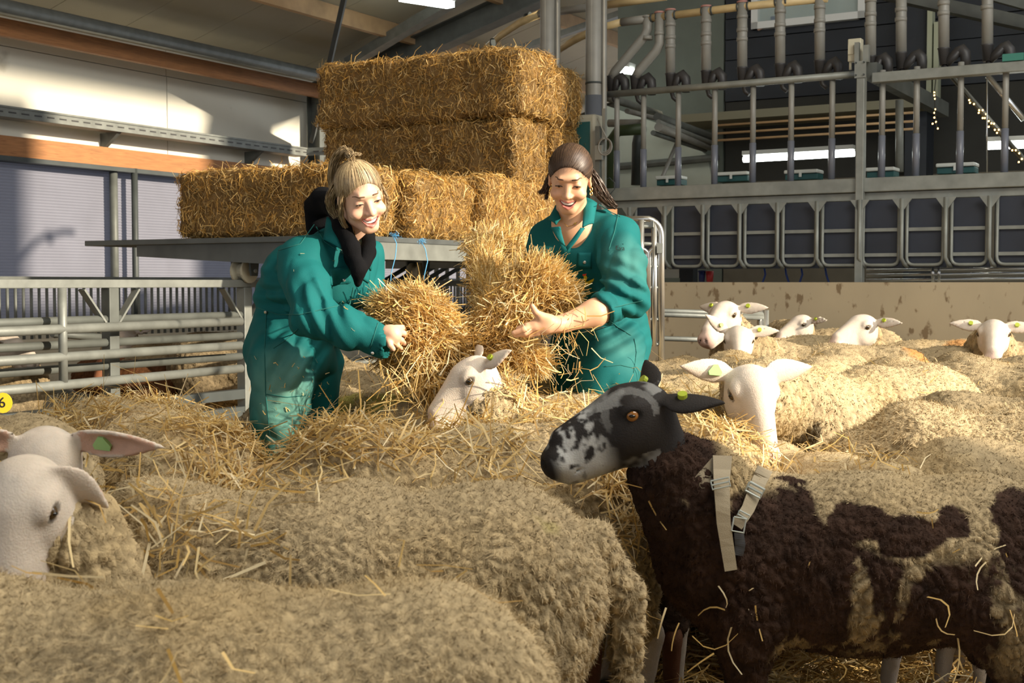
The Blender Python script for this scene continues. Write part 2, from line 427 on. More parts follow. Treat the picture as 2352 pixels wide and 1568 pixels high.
for _v, _l in ((-9.28, 'timber roof purlin running from the top edge to behind the top bale'), (-8.0, 'timber roof purlin right of the light grey strut, ending at the round columns'), (-6.75, 'timber roof purlin behind the round grey columns'), (-5.5, 'timber roof purlin over the two bent grey pipes'), (-4.3, 'timber roof purlin high above the grey feed pipes')):
    purlin('timber_purlin', _v, .08, .19, timber_p if _v > -9 else timber_p, _l, 'beam')
ev = WV + .78
props(obj('eaves_pipe', MB().tube([B(-6, ev, roofz(ev) - .36), B(13.2, ev, roofz(ev) - .36)], .075, 12), galv, smooth=True), 'long galvanised pipe under the roof along the eaves', 'pipe')
def ibeam(mb, a, b, w_, h_, up):
    up = Vector(up).normalized(); a = Vector(a); b = Vector(b)
    mb.bar(a + up * h_ / 2, b + up * h_ / 2, w_, .015, up); mb.bar(a - up * h_ / 2, b - up * h_ / 2, w_, .015, up); mb.bar(a, b, .012, h_, up); return mb
# portal frame
for i, uq in enumerate((13.4, 19.5, 7.0)):
    if i == 2: continue
    fr = thing('portal_frame', ['grey steel portal column and rafter behind the left woman', 'far grey steel portal frame behind the bales'][i], 'steel frame', B(uq, WV + .2, 0))
    obj('column', ibeam(MB(), B(uq, WV + .2, 0), B(uq, WV + .2, 3.75), .2, .2, V), galv_d, fr)
    obj('rafter', ibeam(MB(), B(uq, WV + .2, 3.62), B(uq, 3, roofz(3) - .28), .22, .26, (sdir.cross(U))), galv_d, fr)
    obj('haunch_plate', MB().prism([B(uq - .02, WV + .1, 3.1), B(uq - .02, WV + .1, 3.75), B(uq - .02, WV + 1.3, 4.0)], U * .04), galv_d, fr)
b1 = onroof(790, 0, -.35); b0_ = B(13.1, WV + .35, 3.0)
o = obj('steel_brace', MB().bar(b0_, b0_ + (b1 - b0_) * 1.25, .13, .05, V), steel_d); props(o, 'dark steel brace rising from the column left of the bales', 'brace')
p1, p2 = onroof(860, 110, -.25), onroof(1075, -20, -.25)
o = obj('steel_brace', MB().bar(p1 - (p2 - p1) * .3, p2 + (p2 - p1) * .6, .14, .12), galv); props(o, 'light grey steel strut crossing the roof above the bales', 'brace')
p1, p2 = onroof(1215, 105, -.5), onroof(1500, 5, -.5)
o = obj('steel_brace', MB().bar(p1 - (p2 - p1) * .3, p2 + (p2 - p1) * .5, .12, .07), galv); props(o, 'pale angled steel bar behind the two round grey columns', 'brace')

# back wall of dark boards behind the milking parlour, u = 12.6
BU = 12.9
wb = struct('wall_back', MB().bbox(BU + .06, BU + .3, -6.2, 3.2, 0, roofz(0) + .6), mat('shade_wall', (.07, .07, .06), .9))  # plain dark wall core behind the boards and panels
k = 0; z = 3.05
while z < 6.2:
    if z > 0: obj('plank', MB().bbox(BU + (.0 if k % 2 else .006), BU + .06, -4.95, -1.66, z, z + .205), navy_b, wb)
    z += .215; k += 1
obj('render_panel', MB().bbox(BU - .0, BU + .06, -6.2, -4.97, 0, 6.3), mat('grey_green_render', (.13, .15, .125), .85, var=.1), wb)
obj('render_panel', MB().bbox(BU - .03, BU + .06, -1.64, 3.2, 0, 7.5), mat('olive_render', (.12, .125, .09), .85, var=.1), wb)
obj('render_panel', MB().bbox(BU - .01, BU + .06, -4.95, -1.66, .0, 2.2), mat('brown_grey_render', (.13, .115, .085), .85, var=.15), wb)
obj('render_panel', MB().bbox(BU + .02, BU + .06, -4.95, -1.66, 2.2, 3.04), mat('dark_loft_front', (.03, .03, .025), .85, var=.15), wb)
# loft floor edge with pale pipes
lf = thing('loft_ledge', 'olive loft ledge with three pale pipes under the dark boards', 'ledge', B(BU - .6, -3.4, 2.2))
v0, z0 = vz(1640, 262, BU - .7); v1, z1 = vz(2110, 235, BU - .7)
zc = (z0 + z1) / 2
obj('ledge_board', MB().bbox(BU - .7, BU, v0 - .4, v1 + .05, zc - .05, zc + .03), mat('olive_board', (.20, .19, .13), .8), lf)
for dz in (.10, .18, .25): obj('pipe', MB().tube([B(BU - .68, v0, zc - dz), B(BU - .68, v1, zc - dz)], .012, 8), timber_p, lf, True)
# loft window
wa = vz(1727, 66, BU - .05); wbz = vz(1988, 30, BU - .05); wt = 5.2
zb = (wa[1] + wbz[1]) / 2 - .03
wn = thing('window_7', 'white framed loft window above the feed pipes', 'window', B(BU - .05, (wa[0] + wbz[0]) / 2, zb)); wn['kind'] = 'structure'; del wn['category']
for a in (MB().bbox(BU - .08, BU + .02, wa[0], wa[0] + .07, zb, wt), MB().bbox(BU - .08, BU + .02, wbz[0] - .07, wbz[0], zb, wt), MB().bbox(BU - .08, BU + .02, wa[0], wbz[0], zb, zb + .07), MB().bbox(BU - .08, BU + .02, wa[0], wbz[0], wt - .07, wt)):
    obj('frame', a, mat('white_window_frame', (.74, .76, .74), .5), wn)
obj('blind', MB().bbox(BU - .012, BU - .004, wa[0] + .07, wbz[0] - .07, zb + .07, wt - .07), backing, wn)  # added pale board standing in for the lit room behind the pane
obj('pane', MB().bbox(BU - .072, BU - .068, wa[0] + .07, wbz[0] - .07, zb + .07, wt - .07), mat('clear_pane', (.6, .7, .68), .05, alpha=.18), wn)
o = thing('phone', 'small blue phone held up behind the loft window by a hand', 'phone', onU(1775, 48, BU - .045)); q_ = onU(1775, 46, BU - .045)
obj('case', MB().bar(q_ - V * .022, q_ + V * .022, .008, .075), mat('blue_phone', (.01, .05, .16), .4), o)
o = thing('person', 'hand of a person holding a blue phone behind the loft window', 'person', onU(1758, 58, BU - .04))
def hf_(p):
    a = np.array(onU(1756, 58, BU - .045)); d = rc(p, a - np.array(V) * .06 - np.array([0, 0, .03]), a, .020, .026)
    for k_ in range(4): b_ = a + np.array(V) * .012 + np.array([0, 0, -.012 + .012 * k_]); d = smin(d, rc(p, b_, b_ + np.array(V) * (.045 - .004 * abs(k_ - 2)), .007, .006), .004)
    return smin(d, rc(p, a + np.array([0, 0, .01]), a + np.array(V) * .02 + np.array([0, 0, .045]), .009, .007), .006)
c_ = np.array(onU(1756, 58, BU - .045)); Vh, Qh = netmesh(hf_, c_ - .13, c_ + .13, .005); npobj('hand', Vh, [Qh], mat('hand_skin', (.55, .36, .27), .6), o)
# door leaf with pale cupboard right of the boards
pc = thing('pipe_duct', 'tall pale grey-green duct beside the black wall corner at upper right', 'duct', B(BU - .3, -1.5, 2.5))
va, _ = vz(2130, 100, BU - .4); vb, _ = vz(2157, 100, BU - .4)
_, zt = vz(2140, 52, BU - .4); _, zl = vz(2140, 236, BU - .4)
m_ = mat('pale_green_metal', (.40, .43, .31), .6)
obj('duct_panel', MB().bbox(BU - .42, BU - .3, va, (va + vb) / 2 - .008, zl, zt + .9), m_, pc)
obj('duct_panel', MB().bbox(BU - .42, BU - .3, (va + vb) / 2 + .008, vb, zl, zt), m_, pc)
o = obj('dark_column', MB().bbox(BU - .35, BU - .05, vz(2090, 100, BU - .2)[0], va - .005, 0, 6.6), navy_b); props(o, 'black boxed column beside the tall pale duct', 'column')
# green steel of the far portal behind the parlour, and dim left background of parlour
o = obj('roof_beam', MB().bar(onU(2010, -20, BU - 1.5), onU(2380, 60, BU - 1.5), .2, .1).bar(onU(2180, -40, BU - 2), onU(2420, 25, BU - 2), .1, .1), galv_d); props(o, 'grey steel roof members in the top right corner', 'beam')
struct('wall_right', MB().bbox(-8, 3.3, 3, 3.2, 0, roofz(3)).bbox(3.3, 4.0, 3, 3.2, 0, 2.0).bbox(9.35, 10.4, 3, 3.2, 0, 7.6).bbox(10.4, 24, 3, 3.2, 0, 5.5), mat('right_wall_panel', (.42, .41, .36), .8))  # wall out of view, its gaps and sills shaped to place sun and shade
# ================================================================== fences on the left
FV = -5.62
def fu(px, v=FV): return uz(px, 700, v)[0]
def fz(px, py, v=FV): return uz(px, py, v)[1]
fe = thing('pen_fence', 'galvanised pen fence with square posts and gusset braces behind the left woman', 'fence', B(6.2, FV, 0))
f0, f1 = 2.5, 9.6
obj('top_rail', MB().bbox(f0, f1, FV - .03, FV + .03, 1.118, 1.165), galv, fe, bevel=.004)
for px, zb in ((253, .0), (561, .0), (985, 0.0)):
    q = fu(px)
    obj('post', MB().bbox(q - .035, q + .035, FV - .035, FV + .035, zb, 1.118), galv if px > 300 else galv_d, fe, bevel=.004)
    for s in (-1, 1):
        obj('gusset', MB().bar(B(q + s * .03, FV, .90), B(q + s * .20, FV, 1.11), .05, .012), galv, fe)
rails = [(742, 723), (800, 770), (857, 818)]
for a, b in rails:
    za, zb = fz(0, a), fz(553, b)
    obj('rail', MB().tube([B(f0, FV, za), B(fu(553), FV, zb)], .024, 10), galv_d, fe, True)
zl = fz(450, 915)
obj('rail', MB().bbox(f0, fu(553), FV - .03, FV + .03, zl - .03, zl + .03), steel_d, fe)
obj('rail', MB().bbox(f0, fu(553), FV - .03, FV + .03, zl - .17, zl - .08), steel_d, fe)
zr = fz(985, 690)
for d in (0, .18, .36): obj('rail', MB().tube([B(fu(575), FV, .93 - d), B(f1, FV, .93 - d)], .02, 8), galv_d, fe, True)
# nearer gate of round pipes
GV = FV + .13
ga_ = thing('pipe_gate', 'galvanised gate of round pipes hung in front of the pen fence at far left', 'gate', B(5, GV, .4))
for a, b, m_ in ((763, 738, galv), (830, 793, galv), (900, 846, galv)):
    obj('rail', MB().tube([B(2.8, GV, fz(20, a, GV)), B(fu(553, GV), GV, fz(553, b, GV))], .026, 12), m_, ga_, True)
q = fu(143, GV); obj('stile', MB().tube([B(q, GV, fz(143, 878, GV)), B(q, GV, 1.12)], .024, 12), galv, ga_, True)
o = thing('brace_bar', 'dark diagonal bar low between the two left fences', 'bar', B(5, FV - .6, .4))
obj('bar', MB().tube([onV(30, 880, FV - .7), onV(210, 915, FV - .7)], .026, 8), galv_d, o, True)
obj('bar', MB().tube([onV(120, 765, FV - .9), onV(235, 775, FV - .9)], .026, 8), galv_d, o, True)
# far feed barrier with many upright bars
HV = -9.3
hb = thing('bar_barrier', 'long feed barrier of many thin upright bars in front of the left wall', 'fence', B(9, HV, .6))
zb_ = fz(300, 768, HV)
obj('bottom_beam', MB().bbox(3, 17, HV - .05, HV + .05, zb_ - .07, zb_), conc, hb)
obj('top_beam', MB().bbox(3, 17, HV - .03, HV + .03, 1.16, 1.2), galv_d, hb)
b_ = obj('bar', MB().tube([B(5.0, HV, zb_), B(5.0, HV, 1.16)], .014, 8), galv_d, hb, True)
for i in range(1, 128): dup(b_, hb, U * (i * .083))
hw = struct('trim_3', MB().bbox(3, 17, HV - .09, HV + .09, 0, zb_ - .075), conc)

# ================================================================== bale trolley
TZ = 1.43
u0, u1, v0, v1 = 6.07, 9.35, -6.91, -4.67
tr = thing('bale_trolley', 'flat steel trolley on paired wheels carrying the straw bales along the fence', 'trolley', B(6.2, FV, 1.165))
tst = mat('trolley_steel', (.10, .11, .11), .5, .4, var=.25, vscale=6)
obj('platform', MB().bbox(u0, u1, v0, v1, TZ - .035, TZ), tst, tr, bevel=.004)
obj('side_beam', MB().bbox(u0, u1, v1 - .03, v1 - .0, TZ - .14, TZ - .036), galv, tr)
obj('side_beam', MB().hexa([B(u0 + .04, v0 + .45, TZ - .11), B(u0 + .1, v0 + .45, TZ - .11), B(u0 + .1, v1, TZ - .20), B(u0 + .04, v1, TZ - .20), B(u0 + .04, v0 + .45, TZ - .036), B(u0 + .1, v0 + .45, TZ - .036), B(u0 + .1, v1, TZ - .036), B(u0 + .04, v1, TZ - .036)]), tst, tr)
obj('side_beam', MB().bbox(u1 - .1, u1 - .02, v0 + .2, v1, TZ - .16, TZ - .036), galv, tr)
obj('frame_beam', MB().bbox(u0 + .05, u1, FV - .1, FV + .1, TZ - .12, TZ - .036), tst, tr)
wheelm = mat('cream_wheel_plastic', (.42, .39, .29), .5)
for q in (6.22, 8.16):
    for s in (-.075, .075):
        a = obj('wheel_arm', MB().prism([B(q - .045, FV + s, TZ - .12), B(q + .045, FV + s, TZ - .12), B(q + .03, FV + s, 1.19), B(q - .03, FV + s, 1.19)], V * .014), steel_d, tr)
    wh = MB(); n = 18
    for s, rr in ((-.05, .075), (-.035, .075), (-.02, .055), (.02, .055), (.035, .075), (.05, .075)):
        pass
    prof = [(-.05, .02), (-.05, .078), (-.036, .078), (-.02, .052), (.02, .052), (.036, .078), (.05, .078), (.05, .02)]
    vs = [B(q + r_ * math.cos(2 * math.pi * k / n), FV + s_, 1.222 + r_ * math.sin(2 * math.pi * k / n)) for s_, r_ in prof for k in range(n)]
    fs = [(i * n + k, i * n + (k + 1) % n, (i + 1) * n + (k + 1) % n, (i + 1) * n + k) for i in range(len(prof) - 1) for k in range(n)] + [tuple(range(n)), tuple((len(prof) - 1) * n + k for k in range(n))[::-1]]
    obj('wheel', MB().add(vs, fs), wheelm, tr)
    obj('axle', MB().tube([B(q, FV - .09, 1.222), B(q, FV + .10, 1.222)], .012, 8), galv, tr, True)
# hay feeder bars seen between the women, behind the fence
o = thing('tube_rack', 'slanting dark tubes of a rack seen under the trolley between the women', 'rack', B(9.9, -6.6, 0))
for i in range(5):
    a = onV(870 + i * 34, 652 - i * 2, -6.4); b = onV(965 + i * 34, 596 - i * 2, -6.4)
    obj('tube', MB().tube([a, b], .02, 8), steel_d, o, True)
for px in (1003, 1027, 1052, 1075): p = onV(px, 640, -6.9); obj('upright', MB().tube([Vector((p.x, p.y, 0)), Vector((p.x, p.y, 1.33))], .02, 8), galv, o, True)
obj('rail', MB().tube([onV(800, 830, -6.4), onV(1110, 815, -6.4)], .03, 8), galv_d, o, True)
# low concrete trough wall and grey plate behind the held straw
o = obj('feed_trough', MB().bbox(9.7, 12.4, -6.0, -5.2, .0, .42), mat('grey_sheet', (.27, .28, .27), .6, var=.2)); props(o, 'grey feed trough behind the straw held by the women', 'trough')

# ================================================================== milking parlour front on the right
galv_p = mat('parlour_steel', (.235, .245, .22), .5, .3, var=.25, vscale=9)
PU = 9.19
def P(px, py, du=0): return onU(px, py, PU + du)
def pv(px, du=0): return vz(px, 600, PU + du)[0]
def pz(px, py, du=0): return vz(px, py, PU + du)[1]
# low board wall
zt = pz(1900, 648, -.25)
bw = struct('wall_parlour', MB().bbox(PU - .25, PU - .17, pv(1360), 3, 0, zt), board)
struct('trim_4', MB().bbox(PU - .17, PU + .9, pv(1500), 3, 0, zt - .14), conc)
mf = thing('parlour_frame', 'grey steel beam frame over the row of U-shaped exit gates at right', 'steel frame', B(PU, pv(1980), zt))
zA0 = pz(1395, 434); zA1 = pz(2352, 395); zA = (zA0 + zA1) / 2
zB = zA - .10; zC = zB - .055
vL, vR = pv(1385), 2.6
obj('upper_beam', MB().bbox(PU - .06, PU + .10, vL, vR, zB, zA), galv_p, mf, bevel=.006)
obj('lower_beam', MB().bbox(PU - .02, PU + .08, vL, vR, zC, zB - .004), galv_p, mf)
zr0 = (pz(1400, 216) + pz(1960, 172)) / 2
obj('top_tube', MB().tube([B(PU, pv(1382), zr0), B(PU, pv(1975), zr0)], .026, 10), galv_p, mf, True)
zr1 = (pz(2040, 178) + pz(2352, 152)) / 2
obj('top_beam', MB().bbox(PU - .04, PU + .05, pv(2000), vR, zr1 - .035, zr1 + .035), galv_p, mf, bevel=.005)
q = pv(1979); zq = pz(1979, 100)
obj('main_post', MB().bbox(PU - .09, PU - .02, q - .028, q + .028, zt - .1, pz(1979, 180)), galv_p, mf, bevel=.005)
obj('main_post', MB().bbox(PU + .00, PU + .04, q - .055, q - .03, zA, pz(1979, 150)), steel_d, mf)
obj('bracket_plate', MB().bbox(PU - .10, PU - .085, q - .04, q + .04, pz(1979, 183), pz(1979, 145)), galv_p, mf)
for dz in (pz(1979, 178), pz(1979, 150)):
    for s in (-.028, .028): obj('bolt', MB().tube([B(PU - .115, q + s, dz + .004), B(PU - .1, q + s, dz + .004)], .006, 6), steel_d, mf)
obj('cross_beam', MB().bar(B(PU, q + .05, pz(1979, 165)), B(PU + 2.4, q + .05, pz(1979, 165)), .08, .12), galv_d, mf)
obj('upright_bracket', MB().bbox(PU - .07, PU - .03, q - .05, q - .02, pz(1979, 147), pz(1979, 100)).bbox(PU - .07, PU - .03, q + .01, q + .05, pz(1979, 147), pz(1979, 108)), galv_p, mf)
o = thing('junction_box', 'small cream electrical box with a door clipped above the parlour rail', 'electrical box', B(PU, pv(1957), pz(1957, 140)))
va, vb = pv(1943), pv(1973)
obj('case', MB().bbox(PU - .02, PU + .05, va, vb, pz(1957, 142), pz(1957, 90)), creamp, o, bevel=.006)
obj('door', MB().bbox(PU - .03, PU - .02, va + .005, va + .045, pz(1957, 126), pz(1957, 104)), creamp, o)
obj('conduit', MB().tube([B(PU, va + .015, pz(1957, 142)), B(PU, va + .015, pz(1957, 160))], .010, 8), creamp, o, True)
# gates
gx = [(1466, 1528), (1550, 1618), (1632, 1702), (1716, 1788), (1803, 1878), (1893, 1986), (1986, 2068), (2086, 2169), (2188, 2269), (2292, 2376), (2398, 2480)]
sx = [1457, 1537, 1624, 1708, 1794, 1884, 1981, 2077, 2177, 2277, 2385]
zbot = (pz(1585, 612) + pz(2120, 608)) / 2
for i, (a, b) in enumerate(gx):
    va, vb = pv(a), pv(b); r_ = .055
    g = thing('exit_gate', '%s U-shaped exit gate with navy rubber panel' % ['leftmost', 'second', 'third', 'fourth', 'fifth', 'sixth, left of the square post,', 'seventh, right of the square post,', 'eighth', 'ninth', 'tenth, at the right edge,', 'last'][i], 'gate', B(PU - .05, (va + vb) / 2, zbot), 'U-shaped exit gates along the parlour front')
    pts = [B(PU - .05, va, zC)] + arc_pts(B(PU - .05, va, zbot + r_), B(PU - .05, va, zbot), B(PU - .05, va + r_, zbot), 4) + arc_pts(B(PU - .05, vb - r_, zbot), B(PU - .05, vb, zbot), B(PU - .05, vb, zbot + r_), 4) + [B(PU - .05, vb, zC)]
    obj('frame', MB().tube(pts, .0125, 8), galv_p, g, True)
    for py in (537, 590): z_ = pz(1600, py); obj('crossbar', MB().bbox(PU - .05, PU - .04, va, vb, z_ - .012, z_ + .012), galv_p, g)
    obj('rubber_panel', MB().bbox(PU - .03, PU - .02, va - .02, vb + .02, zbot - .02, zC - .005), navy, g)
for i, a in enumerate(sx):
    va = pv(a + 0)
    g = thing('gate_hanger', '%s hanger tube with triangular gusset between the exit gates' % ['leftmost', 'second', 'third', 'fourth', 'fifth', 'sixth', 'seventh', 'eighth', 'ninth', 'tenth', 'eleventh'][i], 'hanger', B(PU - .08, va, zbot), 'gate hangers with gussets')
    obj('gusset', MB().prism([B(PU - .09, va - .07, zC), B(PU - .09, va + .07, zC), B(PU - .09, va + .016, zC - .075), B(PU - .09, va - .016, zC - .075)], U * .008), galv_p, g)
    obj('tube', MB().tube([B(PU - .09, va, zC)] + [B(PU - .09, va, zbot + .05), B(PU - .07, va + .015, zbot + .01), B(PU - .03, va + .03, zbot - .01)], .0145, 8), galv_p, g, True)
# feed drop pipes
yz = 4.0
drops = [(1490, 1410, 38, 188, True), (1515, 1462, 28, 186, True), (1540, 1498, 22, 172, False), (1622, 1576, 14, 166, False), (1705, 1659, 4, 158, False), (1792, 1746, -8, 150, False), (1883, 1833, -18, 142, False), (2000, 1926, -34, 132, False), (2070, 2116, -45, 124, False), (2168, 2216, -60, 114, False), (2268, 2318, -75, 106, False)]
names = ['first bent', 'second bent', 'first straight', 'second straight', 'third straight', 'fourth straight', 'fifth straight', 'sixth straight', 'seventh straight', 'eighth straight', 'ninth straight']
posts_px = [1436, 1497, 1576, 1659, 1746, 1833, 1926, 2040, 2118, 2218, 2320]
for i, ((tx, _, ty, by, bent), qx) in enumerate(zip(drops, posts_px)):
    du = .18; g = thing('feed_pipe', '%s grey feed pipe from the left ending in a black elbow spout' % names[i], 'pipe', B(PU + du, pv(tx, du), pz(tx, by, du)), 'grey feed drop pipes over the parlour')
    def Q(px, py): return P(px, py, du)
    rr = .038
    if i == 0: pts = [Q(1487, ty), Q(1487, 68), Q(1480, 84), Q(1412, 165), Q(1405, 180)]
    elif i == 1: pts = [Q(1515, ty), Q(1515, 100), Q(1508, 116), Q(1468, 162), Q(1460, 178)]
    else: pts = [Q(tx, ty), Q(tx, by)]
    obj('pipe', MB().tube(pts, rr, 14), pvc, g, True)
    bx = [1404, 1459][i] if bent else tx; byy = 178 if bent else by
    if ty > -30:
        obj('cap', MB().tube([Q(tx if not i == 0 else 1487, ty - 1), Q(tx if i else 1487, ty + 3)], rr + .004, 14), mat('faded_red_cap', (.40, .20, .17), .6) if i else pvc, g, True)
    tt = Q(tx if i else 1487, ty + 30)
    for dz in (.0, .10, .17) if not bent else (.05,): obj('collar', MB().tube([tt - Vector((0, 0, dz)), tt - Vector((0, 0, dz + .03))], rr + .004, 14), pvc, g, True)
    obj('sleeve', MB().tube([Q(bx, byy - 3), Q(bx, byy), Q(bx + 1, byy + 35)], [rr + .008, rr + .002, rr - .004], 14), pvc_d, g, True)
    ax = qx - 13; hy = byy - 4
    obj('elbow', MB().tube([Q(bx + 5, byy + 32), Q(ax - 4, hy + 8), Q(ax + 3, hy + 3), Q(qx - 1, hy + 14), Q(qx, hy + 22), Q(qx, hy + 44)], [.030, .036, .040, .040, .036, .033], 12), pvc_d, g, True)
    obj('nozzle', MB().tube([Q(bx + 2, byy + 35), Q(bx + 6, byy + 52), Q(bx + 16, byy + 60)], [.02, .016, .016], 8), pvc_d, g, True)
    yb = pz(qx, 376)
    a_ = Q(qx, hy + 40); z2 = zA
    obj('drop_tube', MB().tube([B(PU + .03, vv(a_), a_.z), B(PU + .03, vv(a_), z2 + .30)], .021, 10), pvc, g, True)
    obj('drop_sleeve', MB().tube([B(PU + .03, vv(a_), z2 + .30), B(PU + .03, vv(a_), z2)], .025, 10), mat('blue_grey_plastic', (.13, .14, .17), .35), g, True)
# yellow conveyor tube
o = thing('conveyor_tube', 'yellowed feed conveyor tube running through the tops of the grey pipes', 'tube', P(1700, 20, .18))
xs = [(1385, 60), (1425, 50)], [(1425, 50), (1476, 44)], [(1490, 42), (1700, 16), (1900, -4)], [(2010, -14), (2352, -40)]
obj('tube', MB().tube([P(*q, .18) for q in xs[2]], .030, 12), yell, o, True)
obj('coupling', MB().tube([P(1428, 51, .18), P(1490, 43, .18)], .034, 12), pvc, o, True)
obj('tube', MB().tube([P(1278, 118, .4), P(1320, 92, .3), P(1372, 66, .2), P(1428, 51, .18)], .030, 12), yell, o, True)
for px in (1496, 1508, 1530, 1550, 1612, 1634, 1694, 1717, 1781, 1805, 1872, 1895):
    py = 42 - (px - 1490) * .124; p = P(px, py, .18); obj('clip', MB().tube([p, p + V * .012], .036, 12), steel_d, o, True)
o = thing('conveyor_tube', 'upper yellowed conveyor tube curving from the bales up to the right', 'tube', P(1200, 60, .6))
obj('tube', MB().tube([P(1120, 108, .9), P(1150, 82, .8), P(1195, 52, .6), P(1240, 32, .5)], .032, 12), yell, o, True)
obj('tube', MB().tube([P(1240, 32, .5), P(1390, 12, .3)], .033, 12), pvc, o, True)
obj('tube', MB().tube([P(1390, 12, .3), P(1530, -8, .3)], .032, 12), yell, o, True)
for q in ((1130, 98), (1207, 42), (1215, 38)): p = P(*q, .62); obj('clip', MB().tube([p, p + V * .015], .04, 12), steel_d, o, True)
# two big round columns with cabinets
for px, r_, zb2, lab in ((1259, .065, 0, 'left round grey column rising behind the bale stack'), (1365, .068, 0, 'thick round grey column between the bales and the parlour')):
    p = P(px, 100, -.1); o = thing('round_column', lab, 'column', Vector((p.x, p.y, 0)))
    obj('shaft', MB().tube([Vector((p.x, p.y, 0)), Vector((p.x, p.y, 5.2))], r_, 18), pvc, o, True)
    obj('side_pipe', MB().tube([Vector((p.x + .075, p.y - .04, 0)), Vector((p.x + .075, p.y - .04, 5.2))], .022, 8), pvc, o, True)
    for z_ in (2.7, 4.1): obj('strap', MB().tube([Vector((p.x, p.y, z_)), Vector((p.x, p.y, z_ + .015))], r_ + .003, 18), steel_d, o, True)
obj('lower_sleeve', MB().tube([Vector((p.x, p.y, 0)), Vector((p.x, p.y, pz(1365, 220, -.1)))], r_ + .006, 18), mat('dark_blue_grey', (.10, .11, .13), .5), o, True)
o = thing('control_cabinet', 'dark teal control cabinet with pale rounded top beside the round column', 'cabinet', P(1350, 420, -.3))
va, vb = pv(1318, -.3), pv(1368, -.3); z0, z1 = pz(1345, 520, -.3), pz(1345, 262, -.3)
obj('case', MB().bbox(PU - .3, PU - .12, va, vb, z0, z1), mat('beige_grey_metal', (.36, .35, .28), .5), o, bevel=.03)
obj('door', MB().bbox(PU - .312, PU - .3, va + .015, vb - .05, z0 + .02, z1 - .06), teal_d, o)
o = thing('cable_coil', 'coiled grey cable hanging on a grey post right of the cabinet', 'cable', P(1388, 345, -.35))
for k in range(3):
    c_ = P(1388 + k, 333 + k * 2, -.36 - .01 * k); rr = .055 + .004 * k
    obj('loop', MB().tube([c_ + V * (rr * .9 * math.sin(t)) + Vector((0, 0, rr * math.cos(t))) for t in [2 * math.pi * j / 20 for j in range(21)]], .005, 6), pvc, o, True)
obj('tail', MB().tube([P(1372, 272, -.36), P(1385, 300, -.36), P(1396, 322, -.36)], .005, 6), pvc, o, True)
o = thing('grey_post', 'slim steel post with switch box right of the teal cabinet', 'post', P(1380, 450, -.33))
obj('post', MB().bbox(PU - .36, PU - .32, pv(1370, -.33), pv(1380, -.33), pz(1380, 520, -.33), pz(1380, 290, -.33)), galv_d, o)
obj('post', MB().bbox(PU - .34, PU - .31, pv(1383, -.33), pv(1390, -.33), pz(1380, 460, -.33), pz(1380, 250, -.33)), galv_p, o)
obj('switch_box', MB().bbox(PU - .38, PU - .35, pv(1372, -.33), pv(1388, -.33), pz(1380, 368, -.33), pz(1380, 335, -.33)), galv_p, o)
o = thing('thin_cable_loop', 'thin black wire loop beside the slim post above the parlour beam', 'cable', P(1400, 435, -.2))
obj('loop', MB().tube([P(*q, -.1) for q in ((1388, 415), (1400, 408), (1412, 420), (1412, 434), (1402, 445), (1391, 450))], .004, 6), steel_d, o, True)
# things inside the parlour
o = thing('green_pipe_frame', 'dark green pipes on the far side of the parlour at left', 'pipe', P(1400, 430, 1.0))
gp = mat('dark_green_pipe', (.05, .08, .035), .5)
obj('pipe', MB().tube([P(1402, 440, 1.0), P(1402, 325, 1.0), P(1420, 300, 1.0), P(1480, 296, 1.0)], .05, 10), gp, o, True)
obj('pipe', MB().tube([P(1462, 425, 1.3), P(1464, 330, 1.3), P(1470, 300, 1.3)], .05, 10), steel_d, o, True)
obj('pipe', MB().tube([P(1398, 283, 1.2), P(1480, 283, 1.2)], .035, 10), pvc, o, True)
o = thing('service_rail', 'jumbled grey milk lines and rails receding into the dark parlour', 'pipe', P(1550, 280, 1.6))
for k, (a, b) in enumerate((((1390, 222), (1515, 262)), ((1440, 255), (1560, 285)), ((1510, 268), (1640, 315)), ((1512, 280), (1640, 330)), ((1512, 292), (1630, 338)), ((1500, 305), (1620, 345)))):
    obj('line', MB().tube([onU(*a, PU + .4), onU(*b, PU + 2.6)], .022 if k % 2 else .035, 8), (galv_p, pvc, galv_d)[k % 3], o, True)
obj('arm', MB().tube([P(1556, 325, 1.4), P(1520, 410, .9)], .018, 8), pvc, o, True)
o = props(obj('wall_panel_pipe', MB().tube([onU(1395, 385, BU - .3), onU(1650, 362, BU - .3)], .04, 8), galv_d), 'slotted rail along the pale back wall inside the parlour', 'rail')
o = props(obj('back_panel', MB().prism([onU(1385, 455, BU - .2), onU(1640, 440, BU - .2), onU(1625, 360, BU - .2), onU(1560, 300, BU - .2), onU(1385, 240, BU - .2)], U * .05), mat('pale_grey_green', (.40, .44, .38), .7, var=.1)), 'pale grey-green wall sheet seen through the parlour bars', 'wall panel')
for i, (a, b, py) in enumerate(((1513, 1566, 410), (1650, 1720, 402), (1806, 1880, 398), (1992, 2055, 393), (2152, 2238, 384))):
    o = thing('milk_meter', 'low %s milk meter box on the parlour ledge, %s from the left' % ('teal and white' if i != 2 else 'white round-lidded', ['first', 'second', 'third', 'fourth', 'fifth'][i]), 'meter box', P(a, py + 14, .5), 'milk meter boxes on the ledge')
    va, vb = pv(a, .5), pv(b, .5); z_ = pz(a, py + 17, .5)
    obj('body', MB().bbox(PU + .45, PU + .6, va, vb, z_, z_ + .045), teal_d, o, bevel=.004)
    obj('lid', MB().bbox(PU + .43, PU + .6, va - .005, vb + .005, z_ + .047, z_ + .075), boxw, o, bevel=.008)
    obj('clip', MB().bbox(PU + .425, PU + .43, (va + vb) / 2 - .01, (va + vb) / 2 + .01, z_ + .02, z_ + .06), boxw, o)
